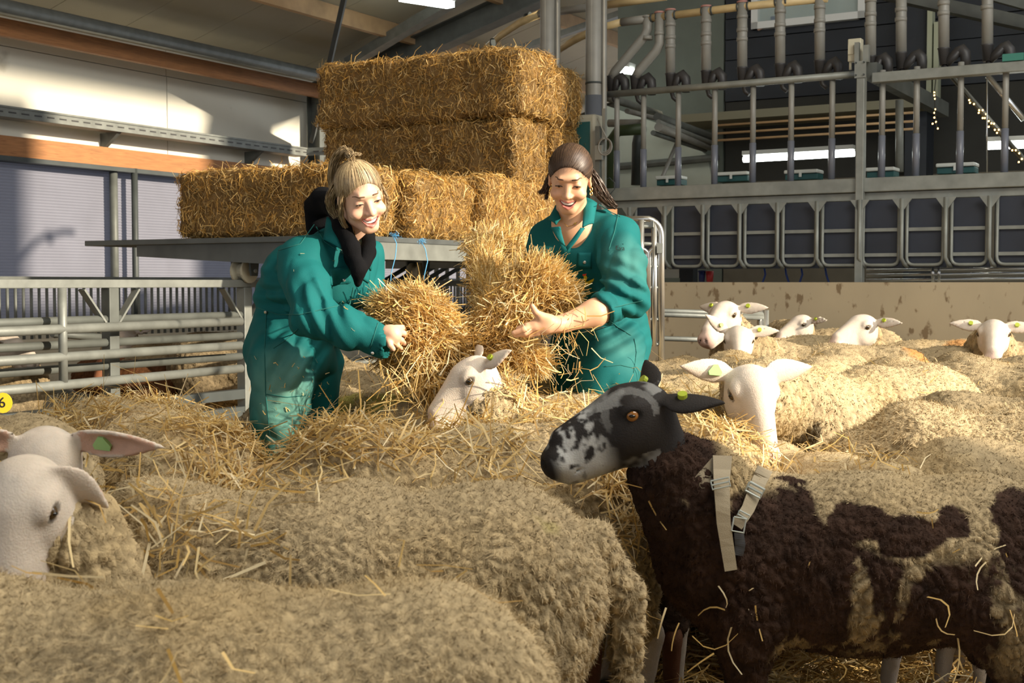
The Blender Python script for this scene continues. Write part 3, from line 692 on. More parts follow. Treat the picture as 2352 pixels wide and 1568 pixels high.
for i, (a, b, lab) in enumerate((((1708, 366), (1962, 352), 'long lit fluorescent tube inside the parlour behind the grey drop tubes'), ((2268, 336), (2420, 330), 'lit fluorescent tube at the right picture edge above the parlour'))):
    pa, pb = P(*a, 1.3), P(*b, 1.3); o = thing('tube_light', lab, 'lamp', (pa + pb) / 2)
    obj('tube', MB().tube([pa, pb], .026, 10), lampm, o, True)
    obj('housing', MB().bar(pa + Vector((0, 0, .05)), pb + Vector((0, 0, .05)), .09, .035), boxw, o)
for i, (pp, pq, lab) in enumerate(((onroof(925, -5, -.45), onroof(1035, 12, -.45), 'lit tube lamp under the roof at the top edge above the bales'), (onU(1424, 160, BU - .6), onU(1452, 164, BU - .6), 'small lit lamp seen between the two bent grey pipes'))):
    o = thing('tube_light', lab, 'lamp', pp); obj('tube', MB().bar(pp, pq, .12, .06), lampm, o)
    obj('housing', MB().bar(pp + Vector((0, 0, .06)), pq + Vector((0, 0, .06)), .16, .05), boxw, o)
# small things below the gates
o = thing('red_bucket', 'small red bucket on the wall top under the exit gates', 'bucket', P(1630, 645, .3))
p = P(1630, 647, .3)
obj('body', MB().tube([p, p + Vector((0, 0, .085))], [.025, .032], 14), mat('red_plastic', (.45, .03, .03), .4), o, True)
obj('handle', MB().tube([p + Vector((-.03, 0, .08)), p + Vector((-.02, 0, .10)), p + Vector((.02, 0, .10)), p + Vector((.03, 0, .08))], .003, 6), galv_p, o)
o = thing('blue_bucket', 'small dark blue bucket left of the red one under the gates', 'bucket', P(1612, 645, .3)); p = P(1612, 647, .3)
obj('body', MB().tube([p, p + Vector((0, 0, .085))], [.023, .03], 14), mat('blue_plastic', (.015, .025, .12), .4), o, True)
obj('rim', MB().tube([p + Vector((0, 0, .08)), p + Vector((0, 0, .09))], .032, 14), mat('blue_plastic'), o, True)
o = props(obj('wall_cabinet', MB().bbox(PU + .7, PU + .8, pv(1520, .7), pv(1560, .7), pz(1540, 638, .7), pz(1540, 612, .7)), boxw), 'small white cabinet under the second exit gate', 'cabinet')
o = props(obj('wall_cabinet', MB().bbox(PU + .7, PU + .8, pv(1562, .7), pv(1592, .7), pz(1540, 660, .7), pz(1540, 612, .7)), navy_b), 'black box under the third exit gate beside the buckets', 'cabinet')
for i, px in enumerate((1755, 1803, 1840, 1895)):
    a = P(px, 612, .25); o = props(obj('hose', MB().tube([a, a + Vector((.01, 0, -.06)), a + Vector((-.01 + .04 * (i % 2), 0, -.12)), a + Vector((0.01, 0, -.2))], .008, 8), mat('blue_hose', (.01, .04, .22), .4), smooth=True), '%s dark blue hose hanging below the exit gates' % ['first', 'second', 'third', 'fourth'][i], 'hose')
o = thing('lower_pipe_run', 'chrome pipes running under the gates right of the square post', 'pipe', P(2150, 640, .1))
for py in (618, 629, 641): obj('pipe', MB().tube([P(1990, py + 3, .1), P(2420, py - 3, .1)], .011, 8), stainless, o, True)
for px in (2143, 2157): obj('upright', MB().tube([P(px, 605, .1), P(px, 648, .1)], .014, 8), stainless, o, True)
# fairy lights
o = thing('light_garland', 'string of tiny warm lights climbing the diagonal brace at upper right', 'fairy lights', P(2250, 250, .9))
gw = mat('garland_bulb', (1, .75, .3), .4, emit=((1, .60, .18), 7)); dkm = mat('garland_cable', (.03, .03, .02), .7)
gpts = [(2185, 175), (2215, 210), (2250, 255), (2285, 295), (2315, 325), (2345, 360)]
obj('cable', MB().tube([P(*q, .9) for q in gpts], .014, 6), dkm, o)
obj('brace_tube', MB().tube([P(2183, 172, .93), P(2352, 368, .93)], .02, 8), galv_p, o, True)
gl = [(2206, 205), (2226, 230), (2228, 236), (2237, 239), (2249, 253), (2257, 253), (2248, 259), (2257, 271), (2262, 271), (2271, 278), (2277, 283), (2283, 284), (2271, 291), (2285, 298), (2294, 298), (2301, 320), (2310, 317), (2308, 308), (2325, 345), (2333, 345), (2341, 352), (2347, 365), (2340, 372), (2290, 305), (2265, 262)]
for q in gl: p = P(q[0], q[1], .87); obj('bulb', MB().box(p, .008, .008, .011), gw, o)
o = thing('light_garland', 'short string of tiny warm lights hanging beside the pale duct', 'fairy lights', P(2148, 250, .9))
obj('cable', MB().tube([P(*q, .9) for q in ((2150, 175), (2146, 215), (2148, 260), (2152, 295))], .004, 6), dkm, o)
for q in ((2146, 212), (2146, 219), (2147, 227), (2148, 251), (2146, 259), (2146, 270), (2150, 280), (2142, 284), (2154, 295)): obj('bulb', MB().box(P(q[0], q[1], .9), .008, .008, .011), gw, o)
o = props(obj('diagonal_tube', MB().tube([P(2268, 175, 1.0), P(2352, 275, 1.0)], .024, 8), stainless, smooth=True), 'bright diagonal tube brace at the upper right edge', 'brace')
o = props(obj('thin_rod', MB().tube([P(2267, 180, .6), P(2267, 400, .6)], .006, 8), stainless, smooth=True), 'thin bright upright rod at upper right beside the garland', 'rod')
o = props(obj('green_box', MB().bbox(PU - .05, PU + .1, pv(2297), pv(2345), zr1 + .037, zr1 + .085), greenp), 'green metal box lying on the upper beam at top right', 'box')
o = props(obj('inner_post', MB().tube([P(2066, 230, .8), P(2066, 395, .8)], .03, 10), galv_p, smooth=True), 'slim steel post inside the parlour right of the square post', 'post')
# head-lock gate and pipe hurdle behind the right woman
hg = thing('headlock_gate', 'bright chrome tube headlock gate standing behind the right woman', 'gate', W(1490, 700, 6.6)); hg.location.z = 0
HY = 6.6
def H(px, py, dy=0): return W(px, py, HY + dy)
obj('frame', MB().tube([H(1400, 503, .2), H(1480, 503)] + arc_pts(H(1490, 503), H(1519, 512), H(1519, 545), 6) + [H(1519, 900)], .017, 10), stainless, hg, True)
obj('top_tray', MB().bar(H(1425, 513, .1), H(1505, 515), .05, .03), galv, hg)
for a in (1473, 1503): obj('bar', MB().tube([H(a, 505), H(a, 795)], .016, 10), stainless, hg, True)
for a, b in ((1455, 1487), (1491, 1515)):
    obj('lock_bar', MB().tube([H(a, 790), H(a, 590)] + arc_pts(H(a, 580), H((a + b) / 2, 562), H(b, 580), 6) + [H(b, 590), H(b, 735)], .012, 8), stainless, hg, True)
for py in (520, 560, 612, 660, 733, 790): obj('crossbar', MB().tube([H(1440, py), H(1519, py)], .010, 8), galv, hg, True)
obj('latch', MB().box(H(1515, 570, -.03), .03, .03, .05), galv, hg)
hu = thing('pipe_hurdle', 'low galvanised pipe hurdle between the headlock gate and the far sheep', 'fence', W(1640, 790, 8.2)); hu.location.z = 0
for py in (716, 724, 779): obj('rail', MB().tube([W(1519, py - 2, 8.0), W(1752, py + 5, 8.5)], .016, 8), galv, hu, True)
for px in (1746, 1757): a = W(px, 712, 8.5); obj('post', MB().bbox(0, 0, 0, 0, 0, 0) if 0 else MB().tube([Vector((a.x, a.y, 0)), a], .02, 8), stainless, hu, True)
a = W(1762, 712, 8.5); obj('hinge_pin', MB().tube([Vector((a.x, a.y, .3)), a], .012, 8), galv, hu, True)
o = thing('number_tag', 'yellow oval tag with a black 6 hanging on the fence at the left edge', 'tag', W(8, 925, 5.6))
a = W(6, 925, 5.6); n = 16
obj('plate', MB().prism([a + Vector((.042 * math.cos(2 * math.pi * k / n), 0, .045 * math.sin(2 * math.pi * k / n))) for k in range(n)], (0, .004, 0)), mat('yellow_tag_plastic', (.75, .52, .02), .4), o)
def text_mesh(s, size, m, parent, loc, rot, name='lettering', ext=.0008):
    cu = bpy.data.curves.new(name, 'FONT'); cu.body = s; cu.size = size; cu.extrude = ext; cu.align_x = 'CENTER'; cu.align_y = 'CENTER'
    t = bpy.data.objects.new(name, cu); COL.objects.link(t); bpy.context.view_layer.update()
    me = bpy.data.meshes.new_from_object(t.evaluated_get(bpy.context.evaluated_depsgraph_get())); bpy.data.objects.remove(t)
    me.name = name; me.materials.clear(); me.materials.append(m); q = bpy.data.objects.new(name, me); COL.objects.link(q)
    q.parent = parent; q.location = Vector(loc) - (wloc(parent) if parent else Vector()); q.rotation_euler = rot; return q
text_mesh('6', .065, mat('black_ink', (.01, .01, .01), .6), o, a + Vector((-.002, -.001, 0)), (math.pi / 2, 0, 0))
# ================================================================== straw bales on the trolley
def bale(name, label, u0, u1, v0, v1, z0, z1, dens=8800, tint=1.0, seed=0, round_=.05, vert=.55, group='straw bales on the trolley', lump=.03):
    c = np.array([(u0 + u1) / 2, (v0 + v1) / 2, (z0 + z1) / 2]); hs = np.array([(u1 - u0) / 2, (v1 - v0) / 2, (z1 - z0) / 2])
    def f(p):
        q = np.abs(p - c) - (hs - round_); d = np.sqrt((np.maximum(q, 0) ** 2).sum(1)) + np.minimum(q.max(1), 0) - round_
        return d + (fbm(p * 5, 2, seed) - .5) * lump * 2 + (vnoise(p * 18, seed + 3) - .5) * .02
    Vt, Q = netmesh(f, c - hs - .08, c + hs + .08, .022)
    n = vnorm(Vt, Q)
    toW = np.array([[U.x, U.y, 0], [V.x, V.y, 0], [0, 0, 1]])
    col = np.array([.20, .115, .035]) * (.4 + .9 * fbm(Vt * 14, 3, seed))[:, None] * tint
    i = RNG.integers(0, len(Vt), int(dens * 2 * (hs[0] * hs[1] + hs[1] * hs[2] + hs[0] * hs[2]) * 4 / 2.0))
    i = i[(n[i, 0] < .3) | (n[i, 2] > .5) | (n[i, 1] > .3)]; m = len(i)
    rnd = RNG.normal(size=(m, 3)); rnd[:, 2] += np.where(np.abs(n[i, 2]) < .6, vert * np.sign(RNG.normal(size=m)) * 1.6, 0)
    t = unit(rnd - n[i] * (rnd * n[i]).sum(1)[:, None]); lift = RNG.uniform(.0, .35, m) ** 1.2; far = RNG.random(m) < .05; lift[far] = RNG.uniform(.4, 1.1, far.sum())
    d = t + n[i] * lift[:, None]; L_ = RNG.uniform(.025, .085, m); L_[far] *= 1.4
    P0 = Vt[i] + n[i] * .004 + RNG.normal(size=(m, 3)) * .008 - t * (L_ * .4)[:, None]
    st = straw_geo(P0, d, L_, RNG.uniform(.0028, .0058, m), wdir=n[i] + RNG.normal(size=(m, 3)) * .75, bend=.16, tint=tint * np.array([1.12, .98, .72]) * RNG.uniform(.30, 1.25, (m, 1)))
    body = (Vt, Q, col)
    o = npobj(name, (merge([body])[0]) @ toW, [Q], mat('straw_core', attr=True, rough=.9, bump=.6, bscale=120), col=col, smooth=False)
    props(o, label, 'straw bale', group)
    s_ = link('straw', npmesh('straw', st[0] @ toW - np.array(o.location), [st[1]], st[2], False), M_straw(), o); s_['kind'] = 'stuff'
    return o
bale('straw_bale', 'long straw bale at lower left of the stack, ragged left end overhanging the trolley', 6.15, 6.65, -6.12, -4.72, TZ + .01, TZ + .42, seed=1, tint=1.0)
bale('straw_bale', 'straw bale on the trolley behind the held straw, right of the crumbled bale', 7.5, 8.4, -5.05, -4.60, TZ + .01, TZ + .44, seed=2, tint=1.05, vert=.9)
bale('straw_bale', 'crumbled open bale between the two women heads, spilling over the trolley edge', 6.72, 7.48, -5.2, -4.66, TZ + .01, TZ + .40, seed=3, lump=.05, round_=.1, tint=1.05)
bale('straw_bale', 'hidden bottom bale at the back carrying the middle tier', 6.75, 9.2, -6.5, -5.25, TZ + .01, TZ + .42, seed=4, dens=500)
bale('straw_bale', 'straw bale bottom tier at the far right end behind the right woman', 8.42, 9.3, -5.2, -4.62, TZ + .01, TZ + .44, seed=9, dens=3000)
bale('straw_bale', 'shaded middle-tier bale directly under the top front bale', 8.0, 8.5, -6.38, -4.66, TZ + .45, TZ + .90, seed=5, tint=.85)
bale('straw_bale', 'middle-tier bale at the back whose bright end shows at right', 8.52, 8.98, -6.2, -4.60, TZ + .45, TZ + .87, seed=6)
bale('straw_bale', 'topmost front bale, widest on the stack', 7.98, 8.47, -6.42, -4.58, TZ + .92, TZ + 1.40, seed=7, tint=.92)
bale('straw_bale', 'topmost back bale with round bulging end at right', 8.5, 8.9, -6.1, -4.58, TZ + .88, TZ + 1.33, seed=8, round_=.1)

# ------------------------------------------------------------------ straw in the women's arms
def PW(px, py, Y): return np.array(W(px, py, Y))
def bundle(name, label, caps, n, core=.5, dirs=None, Lr=(.05, .17), tint=1.0, spread=1.12):
    K = 1 / F
    pts = [(PW(*a), PW(*b), ra * a[2] * K, rb * b[2] * K) for a, b, ra, rb in caps]
    def f(p):
        d = None
        for a, b, ra, rb in pts:
            e = rc(p, a, b, ra * core, rb * core); d = e if d is None else smin(d, e, .03)
        return d + (fbm(p * 22, 2, 5) - .5) * .035
    A = np.array([a for a, *_ in pts] + [b for _, b, *_ in pts]); Vt, Q = netmesh(f, A.min(0) - .1, A.max(0) + .1, .010)
    col = np.array([.34, .22, .085]) * (.5 + .8 * fbm(Vt * 40, 2, 3))[:, None]
    vol = np.array([((b - a) @ (b - a)) ** .5 + ra + rb for a, b, ra, rb in pts]) * np.array([ra + rb for *_, ra, rb in pts]); pr = vol / vol.sum()
    k = RNG.choice(len(pts), n, p=pr); t = RNG.random(n)
    a = np.array([q[0] for q in pts])[k]; b = np.array([q[1] for q in pts])[k]; rr = np.array([q[2] for q in pts])[k] * (1 - t) + np.array([q[3] for q in pts])[k] * t
    o_ = unit(RNG.normal(size=(n, 3))); c = a + (b - a) * t[:, None] + o_ * (rr * (core * .8 + RNG.beta(1.5, 2.0, n) * (1.12 - core * .8)))[:, None] * np.array([1, 1.0, 1])
    base = np.array([unit(np.array([dirs[j]], float))[0] for j in range(len(pts))])[k] if dirs else unit(b - a)
    d = unit(base + RNG.normal(size=(n, 3)) * .62 * spread) * np.sign(RNG.normal(size=n) + .7)[:, None]
    L_ = RNG.uniform(*Lr, n)
    st = straw_geo(c - d * L_[:, None] * .5, d, L_, RNG.uniform(.0018, .0046, n), tint=tint * np.array([1.34, 1.32, 1.25]) * RNG.uniform(.5, 1.15, (n, 1)), bend=.1)
    o = npobj(name, Vt, [Q], mat('straw_core'), col=col, smooth=False); props(o, label, 'straw', kind='stuff')
    s_ = link('straw', npmesh('straw', st[0] - np.array(o.location), [st[1]], st[2], False), M_straw(), o); s_['kind'] = 'stuff'
    return o
bundle('straw_armful', 'big armful of loose straw the left woman lowers with her right hand',
    [((880, 705, 4.15), (965, 700, 4.15), 24, 48), ((965, 700, 4.15), (1030, 790, 4.15), 52, 52), ((925, 720, 4.15), (985, 800, 4.12), 34, 58), ((960, 790, 4.15), (985, 885, 4.2), 52, 22), ((1030, 790, 4.15), (1120, 815, 4.2), 52, 40), ((900, 800, 4.3), (960, 860, 4.3), 35, 30)],
    12000, dirs=[(-1, 0, .25), (-1, 0, .75), (-1, 0, .55), (-.3, 0, 1), (-1, 0, .3), (.3, 0, 1)])
bundle('straw_armful', 'airy armful of loose straw lying on the right womans forearm',
    [((1125, 770, 4.2), (1180, 700, 4.2), 48, 58), ((1180, 700, 4.2), (1235, 635, 4.2), 60, 55), ((1235, 640, 4.2), (1300, 695, 4.2), 50, 30), ((1060, 800, 4.2), (1200, 800, 4.2), 44, 42), ((1150, 790, 4.2), (1240, 830, 4.2), 40, 22)],
    12000, dirs=[(.5, 0, 1), (.7, 0, .9), (1, 0, .4), (.8, 0, -.5), (.9, 0, -.7)], Lr=(.05, .17))
bundle('straw_stream', 'straw sliding down from the trolley to the held armfuls',
    [((1095, 560, 5.3), (1175, 575, 5.1), 30, 36), ((1115, 590, 4.9), (1125, 680, 4.5), 34, 40), ((1125, 680, 4.45), (1150, 760, 4.35), 40, 40), ((1185, 550, 5.6), (1235, 590, 5.3), 34, 22)],
    7000, core=.55, dirs=[(.6, 0, .5), (.2, 0, 1), (.1, 0, 1), (.5, 0, .6)])
def litter(name, label, n, fn, Lr=(.03, .10), wr=(.0025, .005), tint=1.1, bend=.35):
    P0, d = fn(n); L_ = RNG.uniform(*Lr, len(P0)); st = straw_geo(P0, d, L_, RNG.uniform(*wr, len(P0)), bend=bend, tint=tint)
    o = npobj(name, st[0], [st[1]], M_straw(), col=st[2], smooth=False); props(o, label, 'straw', kind='stuff'); return o
def fall(n):
    x = RNG.uniform(1195, 1360, n); y = 690 + RNG.beta(1.3, 2.2, n) * 230; Y = RNG.uniform(3.95, 4.1, n)
    return np.array([PW(a, b, c) for a, b, c in zip(x, y, Y)]), RNG.normal(size=(n, 3)) * [1, .4, 1.2]
litter('falling_straw', 'single straws falling in front of the right womans legs', 130, fall)
def fall2(n):
    x = RNG.uniform(880, 1010, n); y = 840 + RNG.beta(1.3, 1.5, n) * 130; return np.array([PW(a, b, 4.0) for a, b in zip(x, y)]), RNG.normal(size=(n, 3)) * [.6, .4, 1.5]
litter('falling_straw', 'long straws hanging below the left armful in front of the sheep face', 110, fall2, Lr=(.06, .2))
# straw on the barn floor between the animals
def floor_fn(n):
    x = RNG.uniform(-3.5, 4.5, n); y = RNG.uniform(2.0, 9.5, n); z = RNG.uniform(.005, .05, n); d = RNG.normal(size=(n, 3)) * [1, 1, .18]; return np.stack([x, y, z], 1), d
litter('floor_straw', 'loose straw bedding scattered over the barn floor', 9000, floor_fn, Lr=(.08, .22), wr=(.004, .008), tint=.8)
def floor_fn2(n):
    x = RNG.uniform(.3, 2.6, n); y = RNG.uniform(3.1, 4.4, n); z = RNG.uniform(.005, .07, n); d = RNG.normal(size=(n, 3)) * [1, 1, .25]; return np.stack([x, y, z], 1), d
litter('floor_straw', 'thick straw bedding under the black and cream sheep', 6000, floor_fn2, Lr=(.07, .18), wr=(.004, .007), tint=.85)
def floor_fn3(n):
    u_ = RNG.uniform(4, 13, n); v_ = RNG.uniform(-10.5, -5.8, n); z = RNG.uniform(.005, .08, n); d = RNG.normal(size=(n, 3)) * [1, 1, .25]; return np.stack([u_ * U.x + v_ * V.x, u_ * U.y + v_ * V.y, z], 1), d
litter('floor_straw', 'straw bedding in the pen behind the left fence', 5000, floor_fn3, Lr=(.1, .25), wr=(.006, .012), tint=.9)
# blue twine
tw = mat('blue_twine', (.10, .36, .62), .6)
for i, (kn, pts) in enumerate((((908, 541), [(905, 545), (911, 560), (908, 590), (899, 625), (895, 668)]), ((968, 553), [(968, 555), (977, 572), (982, 600), (975, 630), (971, 656)]))):
    Y0 = 6.9 if i == 0 else 7.2
    o = thing('baler_twine', ['left blue baler twine hanging from the trolley edge', 'right blue baler twine hanging from the trolley edge'][i], 'twine', W(kn[0], kn[1], Y0), 'blue baler twines')
    ps = [W(a, b, Y0) for k, (a, b) in enumerate(pts)]
    obj('cord', MB().tube(ps, .0028, 6), tw, o, True)
    P0 = np.tile(np.array(W(kn[0], kn[1], Y0)), (60, 1)) + RNG.normal(size=(60, 3)) * [.012, .006, .004]
    st = straw_geo(P0, RNG.normal(size=(60, 3)), RNG.uniform(.012, .03, 60), np.full(60, .002), bend=.6); kn_ = npobj('knot', st[0], [st[1]], tw, o)
# ================================================================== sheep
woolm = mat('wool', attr=True, rough=.95, var=.14, vscale=60, bump=.8, bscale=150, bd=.006, spec=.15, transl=.12)
skinm = mat('sheep_skin', attr=True, rough=.75, var=.10, vscale=40, bump=.35, bscale=260, spec=.25, sss=.12, bd=.004)
eyem = mat('sheep_eye', (.06, .035, .012), .12); eyel = mat('amber_eye', (.22, .09, .02), .1)
pup = mat('pupil', (.004, .004, .004), .1)
tagm = mat('lime_ear_tag', (.42, .50, .05), .35, transl=.2); tagp = mat('pale_green_ear_tag', (.34, .56, .22), .35)
CREAM = (.585, .455, .27)
def rotz(a): return Matrix.Rotation(a, 3, 'Z')
def sheep(label, px, ty, Y, head_deg, h=.80, head=None, res=.012, blades=3000, col=CREAM, marks=(), piebald=False, face='white', curl=1.0, blen=.014,
          straw=0, strawcol=1.0, tags=('l', 'r'), name='sheep', tail=False, fat=1.0, tagstyle='disc', sdens=None, slab=None, bright=1.0, group='flock of sheep', ln=1.0):
    s = h / .80; pos = W(px, ty, Y); pos.z = 0; ang = R(head_deg); Rm = np.array(rotz(ang)); C0 = np.array(pos)
    root = thing(name, label, 'sheep', pos, group); root.rotation_euler = (0, 0, ang)
    toL = lambda p: (np.array(p) - C0) @ Rm   # world->local
    if head:
        hp = toL(W(*head['p'])); f = unit(np.array([A_(head['d']) @ Rm]))[0]; roll = R(head.get('roll', 0)); hs = head.get('s', 1.0) * s
    else: hp = np.array([.72, .0, .50]) * s; f = unit(np.array([[.75, .0, -.65]]))[0]; roll = 0; hs = s
    l = unit(np.array([np.cross([0, 0, 1], f)]))[0]; u_ = np.cross(f, l)
    l, u_ = l * math.cos(roll) + u_ * math.sin(roll), u_ * math.cos(roll) - l * math.sin(roll)
    HM = np.stack([f, l, u_], 1)   # columns
    base = np.array([.34, 0, .62]) * s
    nk = hp + unit(np.array([base - hp]))[0] * .058 * hs + u_ * (head.get('nd', -.018) if head else -.02) * hs
    mid = (base + nk) / 2 + np.array([.0, 0, .02]) * s
    eL = head.get('ear', .88) if head else .8; ears = []
    for sg in (1, -1):
        dz = head.get('ears', {}).get('l' if sg > 0 else 'r', (-.25, 1, -.12)) if head else (-.25, 1, -.12)
        e1 = unit(np.array([[dz[0], sg * dz[1], dz[2]]]))[0]; tw_ = np.array([.55, 0, .85]); e2 = unit(np.array([np.cross(e1, tw_)]))[0]; e3 = np.cross(e1, e2)
        ears.append((np.array([-.034, sg * .050, .022]), e1, unit(np.array([np.cross(e3, e1)]))[0], e3, sg))
    nf = head.get('neck', 1.0) if head else 1.0
    def headf(p):
        q = ((p - hp) @ HM) / hs
        d = el(q, (.012, 0, -.004), (.068, .060, .063))
        d = smin(d, rc(q, (.02, 0, -.012), (.185, 0, -.040), .058, .036, (1, 1.12, 1)), .03)
        d = smin(d, rc(q, (.04, 0, .028), (.165, 0, .000), .036, .026), .025)
        d = smin(d, rc(q, (.0, 0, -.05), (.165, 0, -.066), .042, .022), .025)
        d = smin(d, rc(q, (.190, .013, -.036), (.190, -.013, -.036), .029, .029), .012)
        for sg in (1, -1):
            d = smin(d, el(q, (.026, sg * .050, .022), (.027, .017, .019)), .012)
            d = smin(d, el(q, (.035, sg * .040, -.03), (.04, .02, .035)), .02)
            d = smax(d, -rc(q, (.218, sg * .011, -.026), (.205, sg * .021, -.036), .0045, .0035), .004)
            d = smax(d, -rc(q, (.212, sg * .004, -.060), (.150, sg * .034, -.060), .0022, .0022), .003)
            d = smax(d, -el(q, (.034, sg * .0685, .012), (.014, .012, .008)), .005)
        for b, e1, e2, e3, sg in ears:
            c = b + e1 * .075 * eL; M = np.stack([e1, e2, e3], 1)
            w_ = q - c; t = (w_ @ e1) / .075 / eL; wid = .028 * (1.05 - .48 * np.clip(t, -1, 1) - .22 * t * t)
            ww = np.stack([w_ @ e1 / eL, (w_ @ e2) * (.034 / np.maximum(wid, .008)), w_ @ e3 - (w_ @ e2) ** 2 * 9 * 1.0], 1)
            e_ = el(ww, (0, 0, 0), (.080, .034, .0085)) * .8
            e_ = smax(e_, -el(ww, (-.005, 0, .010), (.06, .024, .010)), .003)
            d = smin(d, e_, .012)
        return d * hs
    def legs(p):
        q = p / s; d = None
        for sg in (1, -1):
            for pts, rs in ((((.27, .12, .36), (.285, .125, .22), (.28, .125, .075), (.30, .125, .03)), (.045, .031, .024, .03)),
                            (((-.36, .12, .40), (-.46, .125, .24), (-.43, .125, .075), (-.41, .125, .03)), (.07, .032, .025, .03))):
                P_ = [(a, b * sg, c) for a, b, c in pts]; e = chain(q, P_, rs, .01); d = e if d is None else np.minimum(d, e)
        return np.maximum(d, -q[:, 2]) * s
    def torso(p, g=0.0):
        q = p / s; wy = fat; q = q * np.array([1 / ln, 1, 1]) if ln != 1 else q
        d = el(q, (-.34, 0, .57), (.225, .215 * wy, .225))
        d = smin(d, el(q, (-.05, 0, .545), (.38, .25 * wy, .255)), .08)
        d = smin(d, el(q, (.27, 0, .56), (.22, .20 * wy, .235)), .08)
        return (d + g) * s
    def fleece(p):
        d = torso(p)
        d = smin(d, chain(p, [base, mid, nk], [.185 * s * nf ** .5, .135 * s * nf, .083 * hs * nf ** .3], .03), .06 * s)
        q = p / s
        for sg in (1, -1):
            d = smin(d, rc(q, (-.36, sg * .12, .46), (-.42, sg * .125, .28), .13, .06) * s, .05)
            d = smin(d, rc(q, (.28, sg * .11, .42), (.285, sg * .12, .24), .10, .05) * s, .05)
        if tail: d = smin(d, chain(q, [(-.54, .0, .68), (-.60, 0, .58), (-.605, 0, .36)], [.045, .035, .022], .02) * s, .025)
        return d
    def bodyf(p): return np.minimum(smin(smin(torso(p, .05), chain(p, [base, mid, nk, hp], [.13 * s, .09 * s, .062 * hs, .055 * hs], .03), .05), near(headf, p, hp + f * .07 * hs, .30 * hs), .025), near(legs, p, (0, 0, 0), .85 * s))
    # --- body with head, ears and legs: one continuous surface
    ex = .24 * hs; lo = np.minimum(np.array([-.6, -.3, 0]) * s, hp - ex); hi = np.maximum(np.array([.5, .3, .82]) * s, hp + ex)
    bres = (head.get('res', .0075) if head else .014)
    Vb, Qb = netmesh(bodyf, lo - .01, hi + .01, bres)
    q = ((Vb - hp) @ HM) / hs; nb_ = vnorm(Vb, Qb)
    cb = np.tile(np.array([.60, .515, .43]), (len(Vb), 1)) if face != 'brown' else np.tile(np.array([.16, .06, .025]), (len(Vb), 1))
    inh = (np.abs(q).max(1) < .27)
    def ramp(x, a, b): return np.clip((x - a) / (b - a), 0, 1)[:, None]
    pink = np.array([.60, .36, .29])
    if face == 'white':
        cb = cb * (1 - ramp(q[:, 0], .17, .22) * inh[:, None] * .8) + pink * ramp(q[:, 0], .17, .22) * inh[:, None] * .8
        gr = ramp(fbm(q * 14, 3, 9) + q[:, 2] * 2.2, .62, .80) * ramp(q[:, 0], .08, .0) * inh[:, None]; cb = cb * (1 - .35 * gr) + np.array([.3, .3, .3]) * .35 * gr
    if face == 'grey': cb = cb * .62
    if face == 'mottled':
        cb[:] = (.018, .015, .014); k = fbm(q * np.array([60, 60, 60]), 3, 4); wmask = np.clip(ramp(q[:, 0], .075, .115) * (1 - ramp(q[:, 0], .19, .208)), 0, 1)[:, 0]
        wmask = wmask * np.clip((k - .42 - .16 * np.clip((q[:, 2] + .02) / .04, -1, 1)) * 9 + .2, 0, 1)
        fm = np.clip((fbm(q * 30, 3, 8) - .42) * 6, 0, 1) * ((q[:, 2] > .035) & (q[:, 0] < .12) & (np.abs(q[:, 1]) < .055)) * .45
        jw = np.clip((fbm(q * 25, 3, 18) - .4) * 5, 0, 1) * ((q[:, 2] < -.066) & (q[:, 0] > .0)) * .55
        ring = (np.abs(np.linalg.norm((q - np.array([.034, 0, .013])) * np.array([1, 0, 1.1]), axis=1) - .048) < .007) * (q[:, 2] > -.0) * .25
        m_ = np.clip(np.maximum.reduce([wmask, fm, jw, ring]), 0, 1)[:, None] * inh[:, None]; cb = cb * (1 - m_) + np.array([.36, .36, .35]) * m_
    for b, e1, e2, e3, sg in ears:
        w_ = q - (b + e1 * .075 * eL); inn = ((np.abs(w_ @ e1) < .062 * eL) & (np.abs(w_ @ e2) < .022) & (np.abs(w_ @ e3 - (w_ @ e2) ** 2 * 9) < .016) & ((nb_ @ HM) @ e3 > .3))
        if face in ('white', 'grey'): cb[inn] = cb[inn] * .35 + np.array([.50, .24, .15]) * .65
    for sg in (1, -1):
        cb[(np.linalg.norm(q - np.array([.215, sg * .017, -.032]), axis=1) < .0095)] *= .35
        cb[(np.linalg.norm((q - np.array([.033, sg * .064, .012])) / np.array([1.5, 1, .9]), axis=1) < .0135)] *= .40
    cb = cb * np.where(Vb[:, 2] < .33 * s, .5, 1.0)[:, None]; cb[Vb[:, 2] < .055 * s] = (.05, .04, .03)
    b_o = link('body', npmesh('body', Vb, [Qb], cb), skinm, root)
    for sg in (1, -1):
        c = hp + HM @ (np.array([.033, sg * .0550, .012]) * hs); o = link('eye', UVS(.0135 * hs), eyel if face == 'mottled' else eyem, root, c)
        g_ = HM @ np.array([.25, sg * 1, .02]); pv_ = c + g_ * .0095 * hs
        o2 = link('pupil', UVS(.0062 * hs), pup, o, (g_ / np.linalg.norm(g_)) * .0078 * hs); o2.scale = (1.2, 1.2, .7)
    for k, (b, e1, e2, e3, sg) in enumerate(ears):
        if ('l' if sg > 0 else 'r') not in tags: continue
        c = b + e1 * .050 * eL - e3 * .016; tm = MB(); n = 12
        if tagstyle == 'flag': out = [(-.015, -.014), (.015, -.015), (.018, -.006), (.005, .013), (-.005, .014), (-.018, -.005)]
        else: out = [(.0095 * math.cos(2 * math.pi * i / n), .0095 * math.sin(2 * math.pi * i / n)) for i in range(n)]
        poly = [hp + HM @ ((c + e1 * a + e2 * b_) * hs) for a, b_ in out]; tm.prism(poly, HM @ (e3 * (.024 if tagstyle == 'flag' else .030) * hs))
